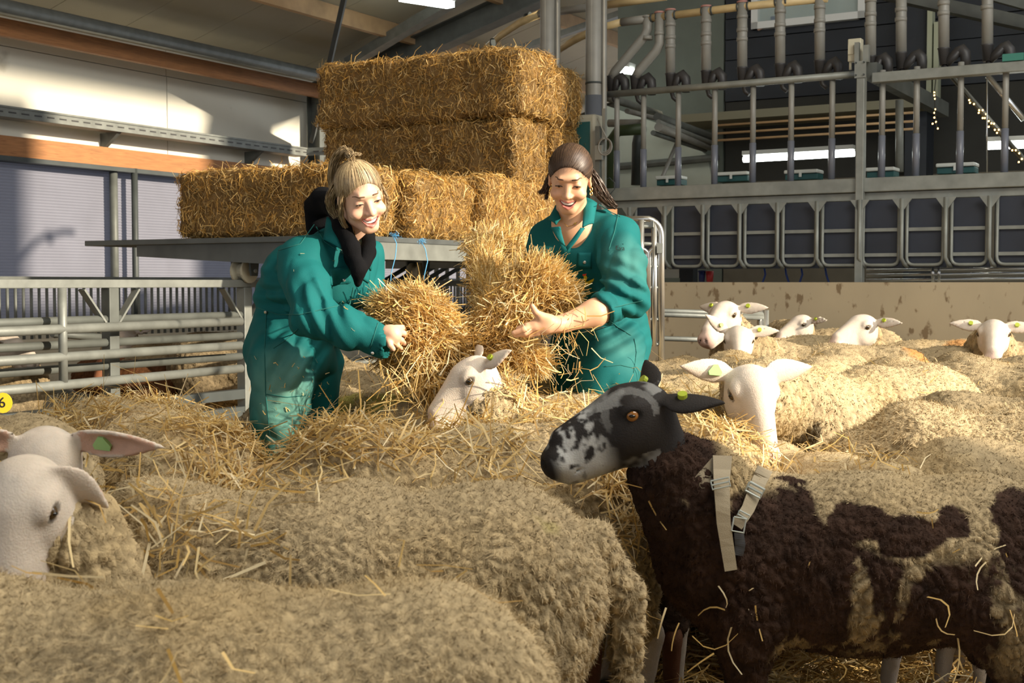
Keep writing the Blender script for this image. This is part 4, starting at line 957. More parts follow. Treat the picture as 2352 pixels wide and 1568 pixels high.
        me = bpy.data.meshes.new('ear_tag'); me.from_pydata(tm.v, [], tm.f); link('ear_tag', me, tagp if tagstyle == 'flag' else tagm, root)
    # --- fleece
    lo = np.minimum(np.array([-.68, -.31, .15]) * s, nk - .13); hi = np.maximum(np.array([.54, .31, .84]) * s, nk + .13)
    Vf, Qf = netmesh(fleece, lo, hi, res); n = vnorm(Vf, Qf); sd_ = int(abs(px) * 7 + Y * 100) % 997
    off = sd_ * 1.7
    wp = Vf + (np.stack([vnoise(Vf * 16 + k * 9 + off, sd_) for k in range(3)], 1) - .5) * .05
    side = np.clip(1 - np.abs(n[:, 2]), 0, 1)
    sc = (34 if res > .009 else 50) * curl
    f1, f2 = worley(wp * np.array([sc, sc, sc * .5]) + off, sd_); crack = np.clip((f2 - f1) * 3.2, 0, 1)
    low = fbm(Vf * 5 + off, 3, sd_) - .5
    nz = (fbm(wp * np.array([90, 90, 40]), 2, sd_ + 5) - .5)
    Vf = Vf + n * (low * .045 + (crack - .7) * (.011 if res > .009 else .0125) * (.4 + .6 * side) + nz * .009)[:, None] * s
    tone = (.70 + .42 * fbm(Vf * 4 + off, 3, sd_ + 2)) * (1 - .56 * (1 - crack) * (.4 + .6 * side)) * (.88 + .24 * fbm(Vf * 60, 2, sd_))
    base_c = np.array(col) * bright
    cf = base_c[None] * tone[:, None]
    dirt_shade = np.clip((.68 - Vf[:, 2] / s + (fbm(Vf * 7, 2, 77) - .5) * .12) / .30, 0, 1)[:, None]; cf = cf * (1 - .34 * dirt_shade)  # flanks darkened: dirt plus contour shade painted into the wool colour
    yel = np.clip((fbm(Vf * 6 + off + 7, 2, sd_) - .5) * 4, 0, 1)[:, None] * .3; cf = cf * (1 - yel * np.array([0, .12, .38]))
    if piebald:
        wz = Vf[:, 2] / s + (fbm(Vf * 9, 3, 3) - .5) * .12; st_ = .55 * fbm(Vf * np.array([34, 34, 9]), 3, 4) + .45 * fbm(Vf * np.array([9, 9, 5]), 2, 14)
        rear = np.clip((.12 - Vf[:, 0]) / .35, 0, 1)
        dk = np.clip((.625 + .12 * np.clip((Vf[:, 0] - .02) / .10, 0, 1) - wz) / .03, 0, 1); dk = np.maximum(dk, 0)
        streak = np.clip((st_ - (.645 - .17 * rear)) * 16, 0, 1) * np.clip((wz - .28) / .08, 0, 1) * (Vf[:, 0] < .30 * s); dk = dk * (1 - streak * .8)
        for cx, cz, rx, rz in piebald:
            dd = ((Vf[:, 0] - cx) / rx) ** 2 + ((Vf[:, 2] - cz) / rz) ** 2 + (fbm(Vf * 22, 3, 6) - .5) * 1.9; dk = np.maximum(dk, np.clip((1.05 - dd) * 5, 0, 1) * (Vf[:, 1] > -.02))
        dk = np.maximum(dk, np.clip((Vf[:, 0] - .33 * s) / .04, 0, 1) * np.clip((fbm(Vf * 16, 2, 8) - .13) * 12, 0, 1))
        dk = dk[:, None] * (1 - .0); cf = cf * (1 - dk) + np.array([.036, .020, .014]) * (.4 + 1.3 * fbm(Vf * 30, 2, 9))[:, None] * dk
    for (mx, mz, rr, mc, my) in marks:
        dd = np.linalg.norm((Vf - np.array([mx, my, mz]) * s), axis=1) + (fbm(Vf * 30, 2, 2) - .5) * .05; k = np.clip((rr - dd) / .04, 0, 1)[:, None] * .6; cf = cf * (1 - k) + np.array(mc) * k
    # fuzz
    fi = RNG.integers(0, len(Qf), blades); r1 = RNG.random((blades, 1)); r2 = RNG.random((blades, 1))
    p0 = (Vf[Qf[fi, 0]] * r1 + Vf[Qf[fi, 1]] * (1 - r1)) * r2 + (Vf[Qf[fi, 3]] * r1 + Vf[Qf[fi, 2]] * (1 - r1)) * (1 - r2); nn = n[Qf[fi, 0]]
    rnd = RNG.normal(size=(blades, 3)) + np.array([0, 0, -1.0]) * 1.0; t = unit(rnd - nn * (rnd * nn).sum(1)[:, None]); lift = RNG.uniform(.25, .95, (blades, 1))
    d = unit(t + nn * lift); L_ = RNG.uniform(.6, 1.4, (blades, 1)) * blen * s; wv = np.cross(d, nn); wv = unit(wv) * (.00065 * max(Y, 1.6)) * .55 * RNG.uniform(.7, 1.4, (blades, 1))
    tri = np.stack([p0 - wv - nn * .001, p0 + wv - nn * .001, p0 + d * L_], 1).reshape(-1, 3); o_ = len(Vf)
    cc = np.repeat(cf[Qf[fi, 0]] * RNG.uniform(.92, 1.16, (blades, 1)), 3, axis=0)
    T = (np.arange(blades)[:, None] * 3 + np.array([1, 0, 2])[None] + o_)
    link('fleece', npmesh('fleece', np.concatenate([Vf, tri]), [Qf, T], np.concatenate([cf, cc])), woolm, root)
    # --- straw lying on the back
    if straw:
        cand = np.where(n[:, 2] > .25)[0]
        if sdens: cand = cand[sdens(Vf[cand])]
        w_ = np.clip(fbm(Vf[cand] * 6 + 3, 2, sd_ + 1) - .36, .03, 1) ** 1.2; w_ /= w_.sum(); i = RNG.choice(cand, straw, p=w_)
        rnd = RNG.normal(size=(straw, 3)); t = unit(rnd - n[i] * (rnd * n[i]).sum(1)[:, None]) + n[i] * np.abs(RNG.normal(size=(straw, 1))) * .22
        L_ = RNG.uniform(.025, .12, straw) * np.where(RNG.random(straw) < .06, 2.0, 1); st = straw_geo(Vf[i] + n[i] * RNG.uniform(.006, .02, (straw, 1)), t, L_, RNG.uniform(.0026, .0062, straw), bend=.22, wdir=n[i] + RNG.normal(size=(straw, 3)) * .3, tint=strawcol)
        so = link('straw_litter', npmesh('straw_litter', st[0], [st[1]], st[2], False), M_straw()); so.location = root.location; so.rotation_euler = root.rotation_euler
        props(so, slab or 'straw strewn over the back of the ' + label.split(',')[0], 'straw', kind='stuff')
    return root, (Vf, n, hp, HM, Rm, C0, s, Qf)
_uvs = {}
def UVS(r, n=10):
    k = round(r, 5)
    if k in _uvs: return _uvs[k]
    vs = []; fs = []; m = 14
    for i in range(n + 1):
        a = math.pi * i / n
        for j in range(m): b = 2 * math.pi * j / m; vs.append((r * math.sin(a) * math.cos(b), r * math.sin(a) * math.sin(b), r * math.cos(a)))
    for i in range(n):
        for j in range(m): fs.append((i * m + j, (i + 1) * m + j, (i + 1) * m + (j + 1) % m, i * m + (j + 1) % m))
    me = bpy.data.meshes.new('eyeball'); me.from_pydata(vs, [], fs); me.polygons.foreach_set('use_smooth', [True] * len(fs)); _uvs[k] = me; return me
G_ = 'sheep filling the pen'
YEL = (.50, .48, .08); GRN = (.30, .44, .27); ORG = (.62, .26, .05)
# near row
sheep('nearest sheep, cropped by the bottom edge at left, pale fleece', 400, 1352, 1.72, 183, h=.745, res=.006, blades=60000, blen=.020, straw=70, tail=False, bright=.95, curl=1.0, slab='few straws on the nearest sheep at the bottom edge')
sheep('large sheep second from the bottom, broad smooth back with tail at right', 750, 1125, 2.45, 181, h=.765, res=.006, blades=60000, blen=.015, straw=330, sdens=lambda P_: (P_[:, 0] > -.02) & (np.sin(P_[:, 0] * 40 + P_[:, 1] * 25) > -.4), tail=True, curl=1.0, marks=[(-.40, .68, .06, YEL, .1)], bright=.92, fat=1.05, slab='few straws on the large second sheep')
sheep('straw-covered sheep in the middle, left of the black-faced sheep', 1085, 968, 3.30, 195, h=.785, ln=.84, res=.0075, blades=26000, straw=3600, marks=[(-.42, .68, .10, GRN, .12), (-.52, .6, .06, GRN, .1)], slab='thick straw covering the middle sheep in front of the women')
sheep('straw-covered sheep at left with two humps, before the fence', 325, 922, 3.45, 122, h=.81, res=.0075, blades=24000, straw=3200, slab='thick straw covering the left sheep before the fence')
# black and cream sheep
pb = [(.155, .64, .065, .05), (.01, .60, .07, .045), (-.09, .585, .08, .05), (-.21, .61, .045, .035), (-.37, .62, .075, .05), (-.35, .56, .05, .05), (.06, .53, .05, .06)]
bs, BI = sheep('dark brown and cream patched sheep with black mottled face and webbing harness', 1945, 1090, 3.05, 177, h=.705, fat=1.0, res=.0055, blades=36000, blen=.012, piebald=pb, face='mottled', tags=('l', 'r'), bright=.85,
    head=dict(p=(1476, 948, 2.96), d=(-1, -.16, -.32), s=1.34, res=.0038, roll=0, neck=1.15, nd=-.075, ear=.78, ears={'l': (-1.0, .50, -.36), 'r': (-.35, .9, .50)}), straw=0, name='sheep', group='flock of sheep')
from mathutils.bvhtree import BVHTree
def wrap_tools(info):
    Vl, n_, hp_, HM_, Rm_, C0_, s_ = info[:7]; Q_ = info[7]; Wv = Vl @ Rm_.T + C0_; bv = BVHTree.FromPolygons([tuple(x) for x in Wv], [tuple(int(i) for i in q) for q in Q_])
    def hit(px, py, off=.008):
        d = ray(px, py).normalized(); h = bv.ray_cast(CAM, d)
        if h[0] is None: return CAM + d * hit.last
        hit.last = (h[0] - CAM).length; return h[0] - d * off
    hit.last = 3.0; return hit
hit = wrap_tools(BI)
har = bs; webm = mat('beige_webbing', (.30, .25, .17), .8, bump=.4, bscale=700); buck = mat('grey_buckle', (.42, .46, .44), .4, .5)
def to_har(pts):
    ang = har.rotation_euler.z; m = Matrix.Rotation(-ang, 3, 'Z'); return [m @ (Vector(p) - Vector(har.location)) for p in pts]
def band(name, pts, wpx, off=.012, th=.0025, m=webm, sink=0):
    P_ = []; n_ = len(pts)
    for i in range(n_ - 1):
        for k in range(6): t = k / 6; P_.append((pts[i][0] * (1 - t) + pts[i + 1][0] * t, pts[i][1] * (1 - t) + pts[i + 1][1] * t, wpx[i] * (1 - t) + wpx[i + 1] * t))
    P_.append((*pts[-1], wpx[-1])); L1, L2, = [], []
    for i, (x, y, w_) in enumerate(P_):
        a = P_[max(0, i - 1)]; b = P_[min(len(P_) - 1, i + 1)]; dx, dy = b[0] - a[0], b[1] - a[1]; q = math.hypot(dx, dy); nx, ny = -dy / q, dx / q
        of = off - sink * (i / (len(P_) - 1)) ** 2; L1.append(hit(x + nx * w_ / 2, y + ny * w_ / 2, of)); L2.append(hit(x - nx * w_ / 2, y - ny * w_ / 2, of))
    for L_ in (L1, L2):
        ds = [(p - CAM).length for p in L_]; ds = [sum(ds[max(0, i - 3):i + 4]) / len(ds[max(0, i - 3):i + 4]) for i in range(len(ds))]
        for i in range(len(L_)): L_[i] = CAM + (L_[i] - CAM).normalized() * ds[i]
    k = len(L1); vs = to_har(L1 + L2); o = bpy.data.objects.new(name, bpy.data.meshes.new(name)); o.data.from_pydata([tuple(v) for v in vs], [], [(i, i + 1, k + i + 1, k + i) for i in range(k - 1)]); o.data.materials.append(m)
    COL.objects.link(o); o.parent = har; so = o.modifiers.new('t', 'SOLIDIFY'); so.thickness = th; so.offset = 0; return o
band('harness_strap', [(1648, 1062), (1610, 1105), (1560, 1150), (1505, 1205)], [34, 34, 34, 30], .006, sink=.05)
band('harness_strap', [(1659, 1046), (1657, 1110), (1662, 1200), (1679, 1310)], [44, 36, 32, 29], .020)
band('harness_strap', [(1757, 1076), (1742, 1108), (1718, 1168), (1692, 1208)], [36, 34, 30, 28], .016)
def buckle(c, w_, h_, ang, off=.024, r_=.0022, bar=True, m=buck):
    ca, sa = math.cos(R(ang)), math.sin(R(ang)); co = [(-w_, -h_), (w_, -h_), (w_, h_), (-w_, h_), (-w_, -h_)]
    pts = [hit(c[0] + x * ca - y * sa, c[1] + x * sa + y * ca, off) for x, y in co]; d0 = (hit(c[0], c[1], off) - CAM).length; pts = [CAM + (p - CAM).normalized() * d0 for p in pts]
    mb = MB().tube(to_har(pts), r_, 8)
    if bar: mb.tube(to_har([(pts[0] + pts[3]) / 2, (pts[1] + pts[2]) / 2]), r_, 8)
    o = bpy.data.objects.new('buckle', bpy.data.meshes.new('buckle')); o.data.from_pydata([tuple(v) for v in mb.v], [], mb.f); o.data.materials.append(m); COL.objects.link(o); o.parent = har
buckle((1655, 1110), 21, 10, -12, .034); buckle((1734, 1125), 19, 11, 28, .030, .0032); buckle((1708, 1182), 13, 5, 28, .026, .002, False); buckle((1697, 1205), 14, 16, 10, .020, .0022, False)
band('clip_strap', [(1697, 1222), (1700, 1250), (1697, 1275)], [22, 24, 20], .010, .004, pvc_d)
# straw caught in the dark wool
P0, D0 = [], []
for x, y in ((1530, 1395), (1560, 1430), (1590, 1460), (1650, 1345), (1665, 1400), (1680, 1440), (1640, 1500), (1730, 1350), (1735, 1390), (2105, 1175), (2140, 1190), (2205, 1260), (2265, 1290), (2310, 1270), (2130, 1370), (2150, 1420), (2200, 1465), (2320, 1400), (2240, 1300), (1920, 1520), (1480, 1340), (1475, 1120), (1490, 1150), (1860, 1290), (2330, 1410)):
    P0.append(np.array(hit(x, y, .012))); D0.append((random.gauss(0, .7), random.gauss(0, .15), random.gauss(-.6, .6)))
st = straw_geo(np.array(P0), np.array(D0), RNG.uniform(.04, .11, len(P0)), RNG.uniform(.003, .005, len(P0)), bend=.4, wdir=np.tile([0., 1., 0.], (len(P0), 1)), segs=4, tint=1.15)
so = npobj('straw_litter', st[0], [st[1]], M_straw(), col=st[2], smooth=False); props(so, 'single straws caught in the dark wool of the harnessed sheep', 'straw', kind='stuff')
# sheep with visible heads
sheep('curly sheep with grey-white face lowered into the straw held by the women', 1350, 905, 4.15, 183, h=.79, res=.0075, blades=22000, straw=1100, sdens=lambda P_: (P_[:, 0] < .30) | (P_[:, 1] < -.03), curl=.8,
    head=dict(p=(1096, 862, 3.98), d=(-.74, -.14, -.64), s=1.03, res=.0045, ear=.72, ears={'l': (-.75, .62, -.12), 'r': (-.4, 1, .3)}), tags=('l',), slab='straw strewn along the neck and back of the sheep with the lowered face')
sheep('white-faced sheep looking at the camera, behind the black-faced one', 1985, 838, 4.75, 214, h=.84, res=.0085, blades=16000, curl=.75,
    head=dict(p=(1722, 890, 3.74), d=(.13, -.66, -.74), s=1.08, res=.0045, ears={'l': (-.15, 1, -.05), 'r': (-.15, 1, .02)}), tags=('r',), tagstyle='flag', straw=30, slab='a few straws on the big pale sheep in the right group')
sheep('sheep at the far hurdle with raised white head turned left', 1840, 752, 7.7, 172, h=.84, blades=6000,
    head=dict(p=(1668, 722, 7.5), d=(-.65, -.75, -.42), s=1.25, res=.007), straw=0)
sheep('sheep with face just over the others, below the far raised head', 1905, 788, 6.9, 176, h=.82, blades=7000, curl=.7, bright=.85, marks=[(-.42, .70, .12, ORG, .05)],
    head=dict(p=(1696, 778, 6.55), d=(-.12, -.85, -.55), s=1.1, res=.007, ears={'l': (0, 1, .0), 'r': (0, .8, .7)}))
sheep('small distant sheep by the board wall facing left', 1890, 752, 8.75, 160, h=.84, blades=3000, head=dict(p=(1845, 745, 8.4), d=(-.9, -.3, -.35), s=1.0, res=.009))
sheep('sheep in the back row with white face resting on a back', 2085, 778, 7.8, 172, h=.80, blades=5000, marks=[(-.30, .75, .12, ORG, .1)],
    head=dict(p=(1985, 752, 7.4), d=(-.9, -.45, -.28), s=1.25, res=.007))
sheep('sheep at the right edge with white face turned to the camera', 2420, 790, 7.2, 178, h=.83, blades=6000,
    head=dict(p=(2282, 765, 6.9), d=(-.35, -.9, -.45), s=1.2, res=.007, ears={'l': (0, 1, -.1), 'r': (0, 1, .05)}))
# other backs of the right group
for a in [
    ('rounded rump behind the white-faced sheep', 1735, 822, 5.95, 100, .80, 7000, {}),
    ('pale sheep back left of the rounded rump', 1570, 848, 5.3, 160, .78, 8000, dict(head=None)),
    ('straw-dusted sheep between the black head and the white face', 1570, 950, 3.86, 96, .755, 9000, dict(straw=1500, slab='bright straw on the sheep between the black head and white face')),
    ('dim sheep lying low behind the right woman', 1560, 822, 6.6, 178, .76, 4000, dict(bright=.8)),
    ('small pale rump in the centre of the right group', 1905, 815, 6.3, 70, .80, 6000, dict(straw=25)),
    ('sheep back with a red mark in the right group', 2165, 797, 7.1, 176, .80, 6000, dict(marks=[(-.28, .73, .08, (.45, .10, .04), .1)], bright=.9)),
    ('fluffy pale sheep back in the right group', 2215, 822, 5.9, 150, .80, 8000, dict(blen=.022)),
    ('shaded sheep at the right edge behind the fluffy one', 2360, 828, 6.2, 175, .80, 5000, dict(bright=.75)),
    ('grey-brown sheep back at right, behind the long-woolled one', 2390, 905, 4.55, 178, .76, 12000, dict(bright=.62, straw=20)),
    ('long-woolled pale sheep at right with a green smear', 2335, 938, 3.98, 177, .765, 30000, dict(blen=.024, marks=[(.05, .62, .08, GRN, .2)], res=.0085)),
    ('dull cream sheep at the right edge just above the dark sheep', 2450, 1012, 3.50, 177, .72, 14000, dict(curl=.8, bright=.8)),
    ('low sheep back right behind the harness straps', 1890, 1032, 3.72, 120, .66, 9000, dict(straw=260)),
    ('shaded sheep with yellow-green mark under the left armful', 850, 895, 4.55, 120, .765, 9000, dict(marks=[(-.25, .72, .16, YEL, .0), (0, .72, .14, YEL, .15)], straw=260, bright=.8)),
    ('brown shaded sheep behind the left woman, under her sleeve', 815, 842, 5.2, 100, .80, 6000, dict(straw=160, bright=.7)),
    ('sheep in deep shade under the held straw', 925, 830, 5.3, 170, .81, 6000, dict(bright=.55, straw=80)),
    ('pale sheep seen between the straw and the right woman', 1190, 800, 6.6, 10, .81, 4000, dict()),
    ('curly sheep below the right woman, touching the black forehead', 1420, 868, 4.75, 195, .79, 10000, dict(curl=.7, straw=60)),
    ('yellow-green marked sheep back at the left edge', 15, 952, 3.9, 170, .74, 9000, dict(marks=[(0, .70, .3, YEL, 0), (-.3, .7, .2, YEL, 0)])),
    ('dark brown woolly sheep squeezed behind the black muzzle', 1400, 1085, 3.75, 95, .68, 8000, dict(col=(.075, .045, .03), face='brown')),
    ('clipped sheep behind the left fence beside the brown one', 415, 815, 9.2, 178, .70, 3000, dict(bright=.8)),
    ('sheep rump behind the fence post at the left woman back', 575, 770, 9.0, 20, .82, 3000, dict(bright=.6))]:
    lab, px, ty, Y, hd, h, nb__, kw = a; kw = dict(kw); kw.setdefault('head', None); kw.setdefault('res', .011 if Y < 5 else .014); sheep(lab, px, ty, Y, hd, h=h, blades=nb__, **kw)
# left side heads
sheep('white sheep head looking over the rails behind the left fence', 335, 800, 9.9, 150, h=.70, blades=800, head=dict(p=(292, 772, 9.5), d=(.05, -.75, -.65), s=1.15, res=.009), bright=.8)
sheep('red-brown sheep with lowered head behind the fence', 300, 835, 8.9, 180, h=.62, blades=800, col=(.12, .05, .02), face='brown', head=dict(p=(242, 835, 8.6), d=(-.25, -.6, -.75), s=1.1, res=.009))
sheep('grey-faced sheep at the left edge looking right over the rails', -120, 800, 6.9, 10, h=.78, blades=1500, face='grey', head=dict(p=(0, 785, 6.85), d=(1, -.2, -.38), s=1.15, res=.007), bright=.7)
sheep('sheep at the left edge, white face hanging down, green tag in its shaded ear', -330, 1085, 2.2, 8, h=.77, res=.009, blades=12000, tags=('r',), tagstyle='flag',
    head=dict(p=(62, 1130, 2.1), d=(-.08, -.34, -.92), s=1.05, res=.0045, roll=0, ears={'r': (.45, 1, .15), 'l': (.3, .35, -1)}), straw=40, slab='straw on the sheep at the left edge with the hanging face')
sheep('sheep behind the left-edge face with a long pink ear and green tag pointing right', -350, 1000, 2.8, 6, h=.80, res=.009, blades=16000, tags=('r',), tagstyle='flag', bright=.8,
    head=dict(p=(105, 1052, 2.62), d=(-.25, .80, -.55), s=1.08, res=.0055, roll=0, ear=1.2, neck=1.25, ears={'l': (-.2, .9, .0), 'r': (-.35, 1, -.32)}), straw=60, slab='straw on the neck of the long-eared sheep at left')
# ================================================================== people
skin_p = mat('human_skin', attr=True, rough=.48, var=.04, vscale=70, bump=.05, bscale=400, sss=.18, spec=.4)
hairm = mat('hair', attr=True, rough=.42, spec=.5)
cloth = mat('teal_work_cloth', attr=True, rough=.8, var=.10, vscale=9, bump=.18, bscale=500, spec=.2)
blackc = mat('black_hoodie_cloth', (.006, .006, .007), .95, bump=.2, bscale=300, spec=.08)
teethm = mat('teeth', (.80, .76, .68), .25); lashm = mat('dark_lashes', (.02, .012, .010), .7)
whitee = mat('eye_white', (.62, .58, .54), .2); iris = mat('dark_iris', (.03, .018, .01), .1)
gold = mat('gold', (.75, .48, .12), .25, .9); snapm = mat('snap_metal', (.6, .6, .58), .3, .8)
stitch = mat('seam_teal_dark', (.008, .11, .10), .9)
def frame(f, up):
    f = unit(np.array([f], float))[0]; l = unit(np.array([np.cross(up, f)]))[0]; return np.stack([l, f, np.cross(f, l)], 1)
def headsdf(q):
    d = el(q, (0, -.014, .034), (.075, .091, .086))
    d = smin(d, el(q, (0, .024, -.029), (0.0650, .063, .075)), .025)
    d = smin(d, rc(q, (-.012, .066, -.092), (.012, .066, -.092), .0175, .0175), .022)
    d = smin(d, rc(q, (.034, .01, -.070), (0, .05, -.089), .02, .02), .03); d = smin(d, rc(q, (-.034, .01, -.070), (0, .05, -.089), .02, .02), .03)
    d = smin(d, rc(q, (-.028, .078, .034), (.028, .078, .034), .010, .010), .02)
    for s in (1, -1):
        d = smax(d, -rc(q, (s * .022, .112, .010), (s * .046, .098, .010), .019, .017), .014)
        d = smin(d, el(q, (s * .034, .0695, .008), (.0165, .0135, .0135)), .005)
        d = smin(d, el(q, (s * .043, .060, -.032), (.026, .025, .021)), .016)
        d = smin(d, rc(q, (s * .0045, .082, .012), (s * .003, .098, -.016), .0065, .0075), .010)
        d = smin(d, el(q, (s * .0125, .092, -.030), (.0085, .011, .008)), .006)
    d = smin(d, el(q, (0, .1045, -.026), (.0115, .0115, .0105)), .008)
    for s in (1, -1):
        d = smax(d, -el(q, (s * .007, .101, -.0375), (.0032, .005, .003)), .003)
        d = smax(d, -chain(q, [(s * .020, .094, -.034), (s * .031, .086, -.046), (s * .037, .077, -.062)], [.0022, .003, .002], .004), .008)
    x = q[:, 0]; zU = -.0585 + 7 * x * x; zL = -.0765 + 23 * x * x
    A = [(-.0315, .0735, -.0515), (-.017, .0825, -.0550), (0, .0865, -.0562), (.017, .0825, -.0550), (.0315, .0735, -.0515)]
    Bm = [(-.0315, .0735, -.0530), (-.018, .082, -.0715), (0, .087, -.0800), (.018, .082, -.0715), (.0315, .0735, -.0530)]
    d = smin(d, chain(q, A, [.002, .0042, .0048, .0042, .002], .003), .005)
    d = smin(d, chain(q, Bm, [.002, .0050, .0062, .0050, .002], .003), .005)
    cav = np.maximum.reduce([q[:, 2] - zU, zL - q[:, 2], np.abs(x) - .031, .066 - q[:, 1]])
    d = smax(d, -cav, .002)
    for s in (1, -1):
        e = el(q, (s * .077, -.006, -.004), (.0085, .019, .030)); e = smax(e, -el(q, (s * .086, -.003, .0), (.006, .012, .02)), .004); d = smin(d, e, .006)
    return d
def surfy(x, z, y0=.13):
    y = np.full(1, y0)
    for _ in range(40): y = y - headsdf(np.array([[x, y[0], z]])) * .8
    return float(y[0])
_sy = {}
def head_parts(root, hc, HM, s, brow, lips_c):
    def L2W(p): return Vector(np.asarray(hc) + HM @ (np.asarray(p) * s))
    # teeth
    vs = []; n = 22
    for i in range(n + 1):
        x = -.0295 + .059 * i / n; zu = -.0575 + 6.5 * x * x; zl = max(-.0735 + 21 * x * x, zu - .0125); y = .0805 - 11 * x * x - .0006 * abs(math.sin(i * math.pi / 2.2))
        vs += [L2W((x, y, zu + .002)), L2W((x, y + .0008, min(zl, zu))), L2W((x, y - .01, zu + .002))]
    t = MB().add(vs, [(3 * i, 3 * i + 1, 3 * i + 4, 3 * i + 3) for i in range(n)] + [(3 * i + 2, 3 * i, 3 * i + 3, 3 * i + 5) for i in range(n)])
    obj('teeth', t, teethm, root, True)
    for i in (-2, -1, 0, 1, 2): x = i * .0068; obj('tooth_gap', MB().tube([L2W((x, .0815 - 11 * x * x, -.0565 + 7 * x * x)), L2W((x, .0815 - 11 * x * x, -.066 + 12 * x * x))], .00022, 4), mat('tooth_line', (.45, .38, .33), .5), root)
    obj('mouth_inside', MB().hexa([L2W(p) for p in ((-.024, .066, -.074), (.024, .066, -.074), (.024, .070, -.074), (-.024, .070, -.074), (-.024, .066, -.052), (.024, .066, -.052), (.024, .070, -.052), (-.024, .070, -.052))]), mat('mouth_dark', (.10, .02, .02), .6), root)
    for sg in (1, -1):
        # brow
        P = []; rr = []
        for k in range(9):
            t_ = k / 8; x = sg * (.0155 + .035 * t_); z = .0362 + .0030 * math.sin(math.pi * t_) - .0035 * t_; P.append(L2W((x, surfy(x, z) + .0002, z))); rr.append((.0012 + .0018 * math.sin(math.pi * min(1, .25 + t_ * .8))))
        obj('eyebrow', MB().tube(P, [r_ * s for r_ in rr], 6), brow, root, True)
        # narrowed eye: white, iris, upper and lower lash lines
        P1, P2 = [], []; vw = []
        for k in range(9):
            t_ = k / 8; x = sg * (.0195 + .029 * t_); zu = .0045 + .0052 * math.sin(math.pi * t_) ** .8 + .001 * t_; zd = .0045 + .0005 * math.sin(math.pi * t_) + .001 * t_
            yu = surfy(x, zu); yd = surfy(x, zd); P1.append(L2W((x, yu + .0010, zu))); P2.append(L2W((x, yd + .0002, zd))); vw += [L2W((x, yu + .0004, zu)), L2W((x, yd + .0004, zd))]
        obj('eye', MB().add(vw, [(2 * i, 2 * i + 1, 2 * i + 3, 2 * i + 2) for i in range(8)]), whitee, root, True)
        x = sg * .0335; o_ = []
        for k in range(12):
            a = 2 * math.pi * k / 12; xx = x + .0052 * math.cos(a); zz = min(.0066 + .004 * math.sin(a), .0088); o_.append(L2W((xx, surfy(xx, zz) + .0008, zz)))
        obj('iris', MB().add(o_, [tuple(range(12))]), iris, root)
        obj('eyelash', MB().tube(P1, [.0006] + [.0013] * 6 + [.0015, .0012], 6), lashm, root, True)
        obj('eyelash', MB().tube(P2, .0005, 5), mat('lower_lash', (.16, .07, .05), .7), root, True)
def skincol(Vt, hc, HM, s, base, lips):
    q = ((Vt - hc) @ HM) / s; c = np.tile(np.array(base), (len(Vt), 1)); x, y, z = q.T
    inh = (np.abs(q).max(1) < .14) & (y > .03)
    zU = -.0565 + 7 * x * x; zL = -.0785 + 23 * x * x
    m = inh & (np.abs(x) < .0325) & (z < zU + .0052) & (z > zL - .0062) & (y > .06)
    def k(v): return np.clip(v, 0, 1)[:, None]
    ch = k(1.2 - np.linalg.norm((q - np.array([.042, .065, -.03])) / .03, axis=1)) + k(1.2 - np.linalg.norm((q - np.array([-.042, .065, -.03])) / .03, axis=1)) + k(1.1 - np.linalg.norm((q - np.array([0, .105, -.026])) / .017, axis=1)) * .6
    c = c * (1 - ch * .35) + np.array([.66, .27, .18]) * ch * .35
    c[m] = lips
    for sg in (1, -1):
        c[(np.linalg.norm((q - np.array([sg * .007, .100, -.0375])) / np.array([1, 2, 1]), axis=1) < .0042)] *= .35
        e = k(1.3 - np.linalg.norm((q - np.array([sg * .034, .08, .012])) / np.array([.022, .02, .010]), axis=1)) * .28; c = c * (1 - e) + c * np.array([.75, .6, .58]) * e
    return c
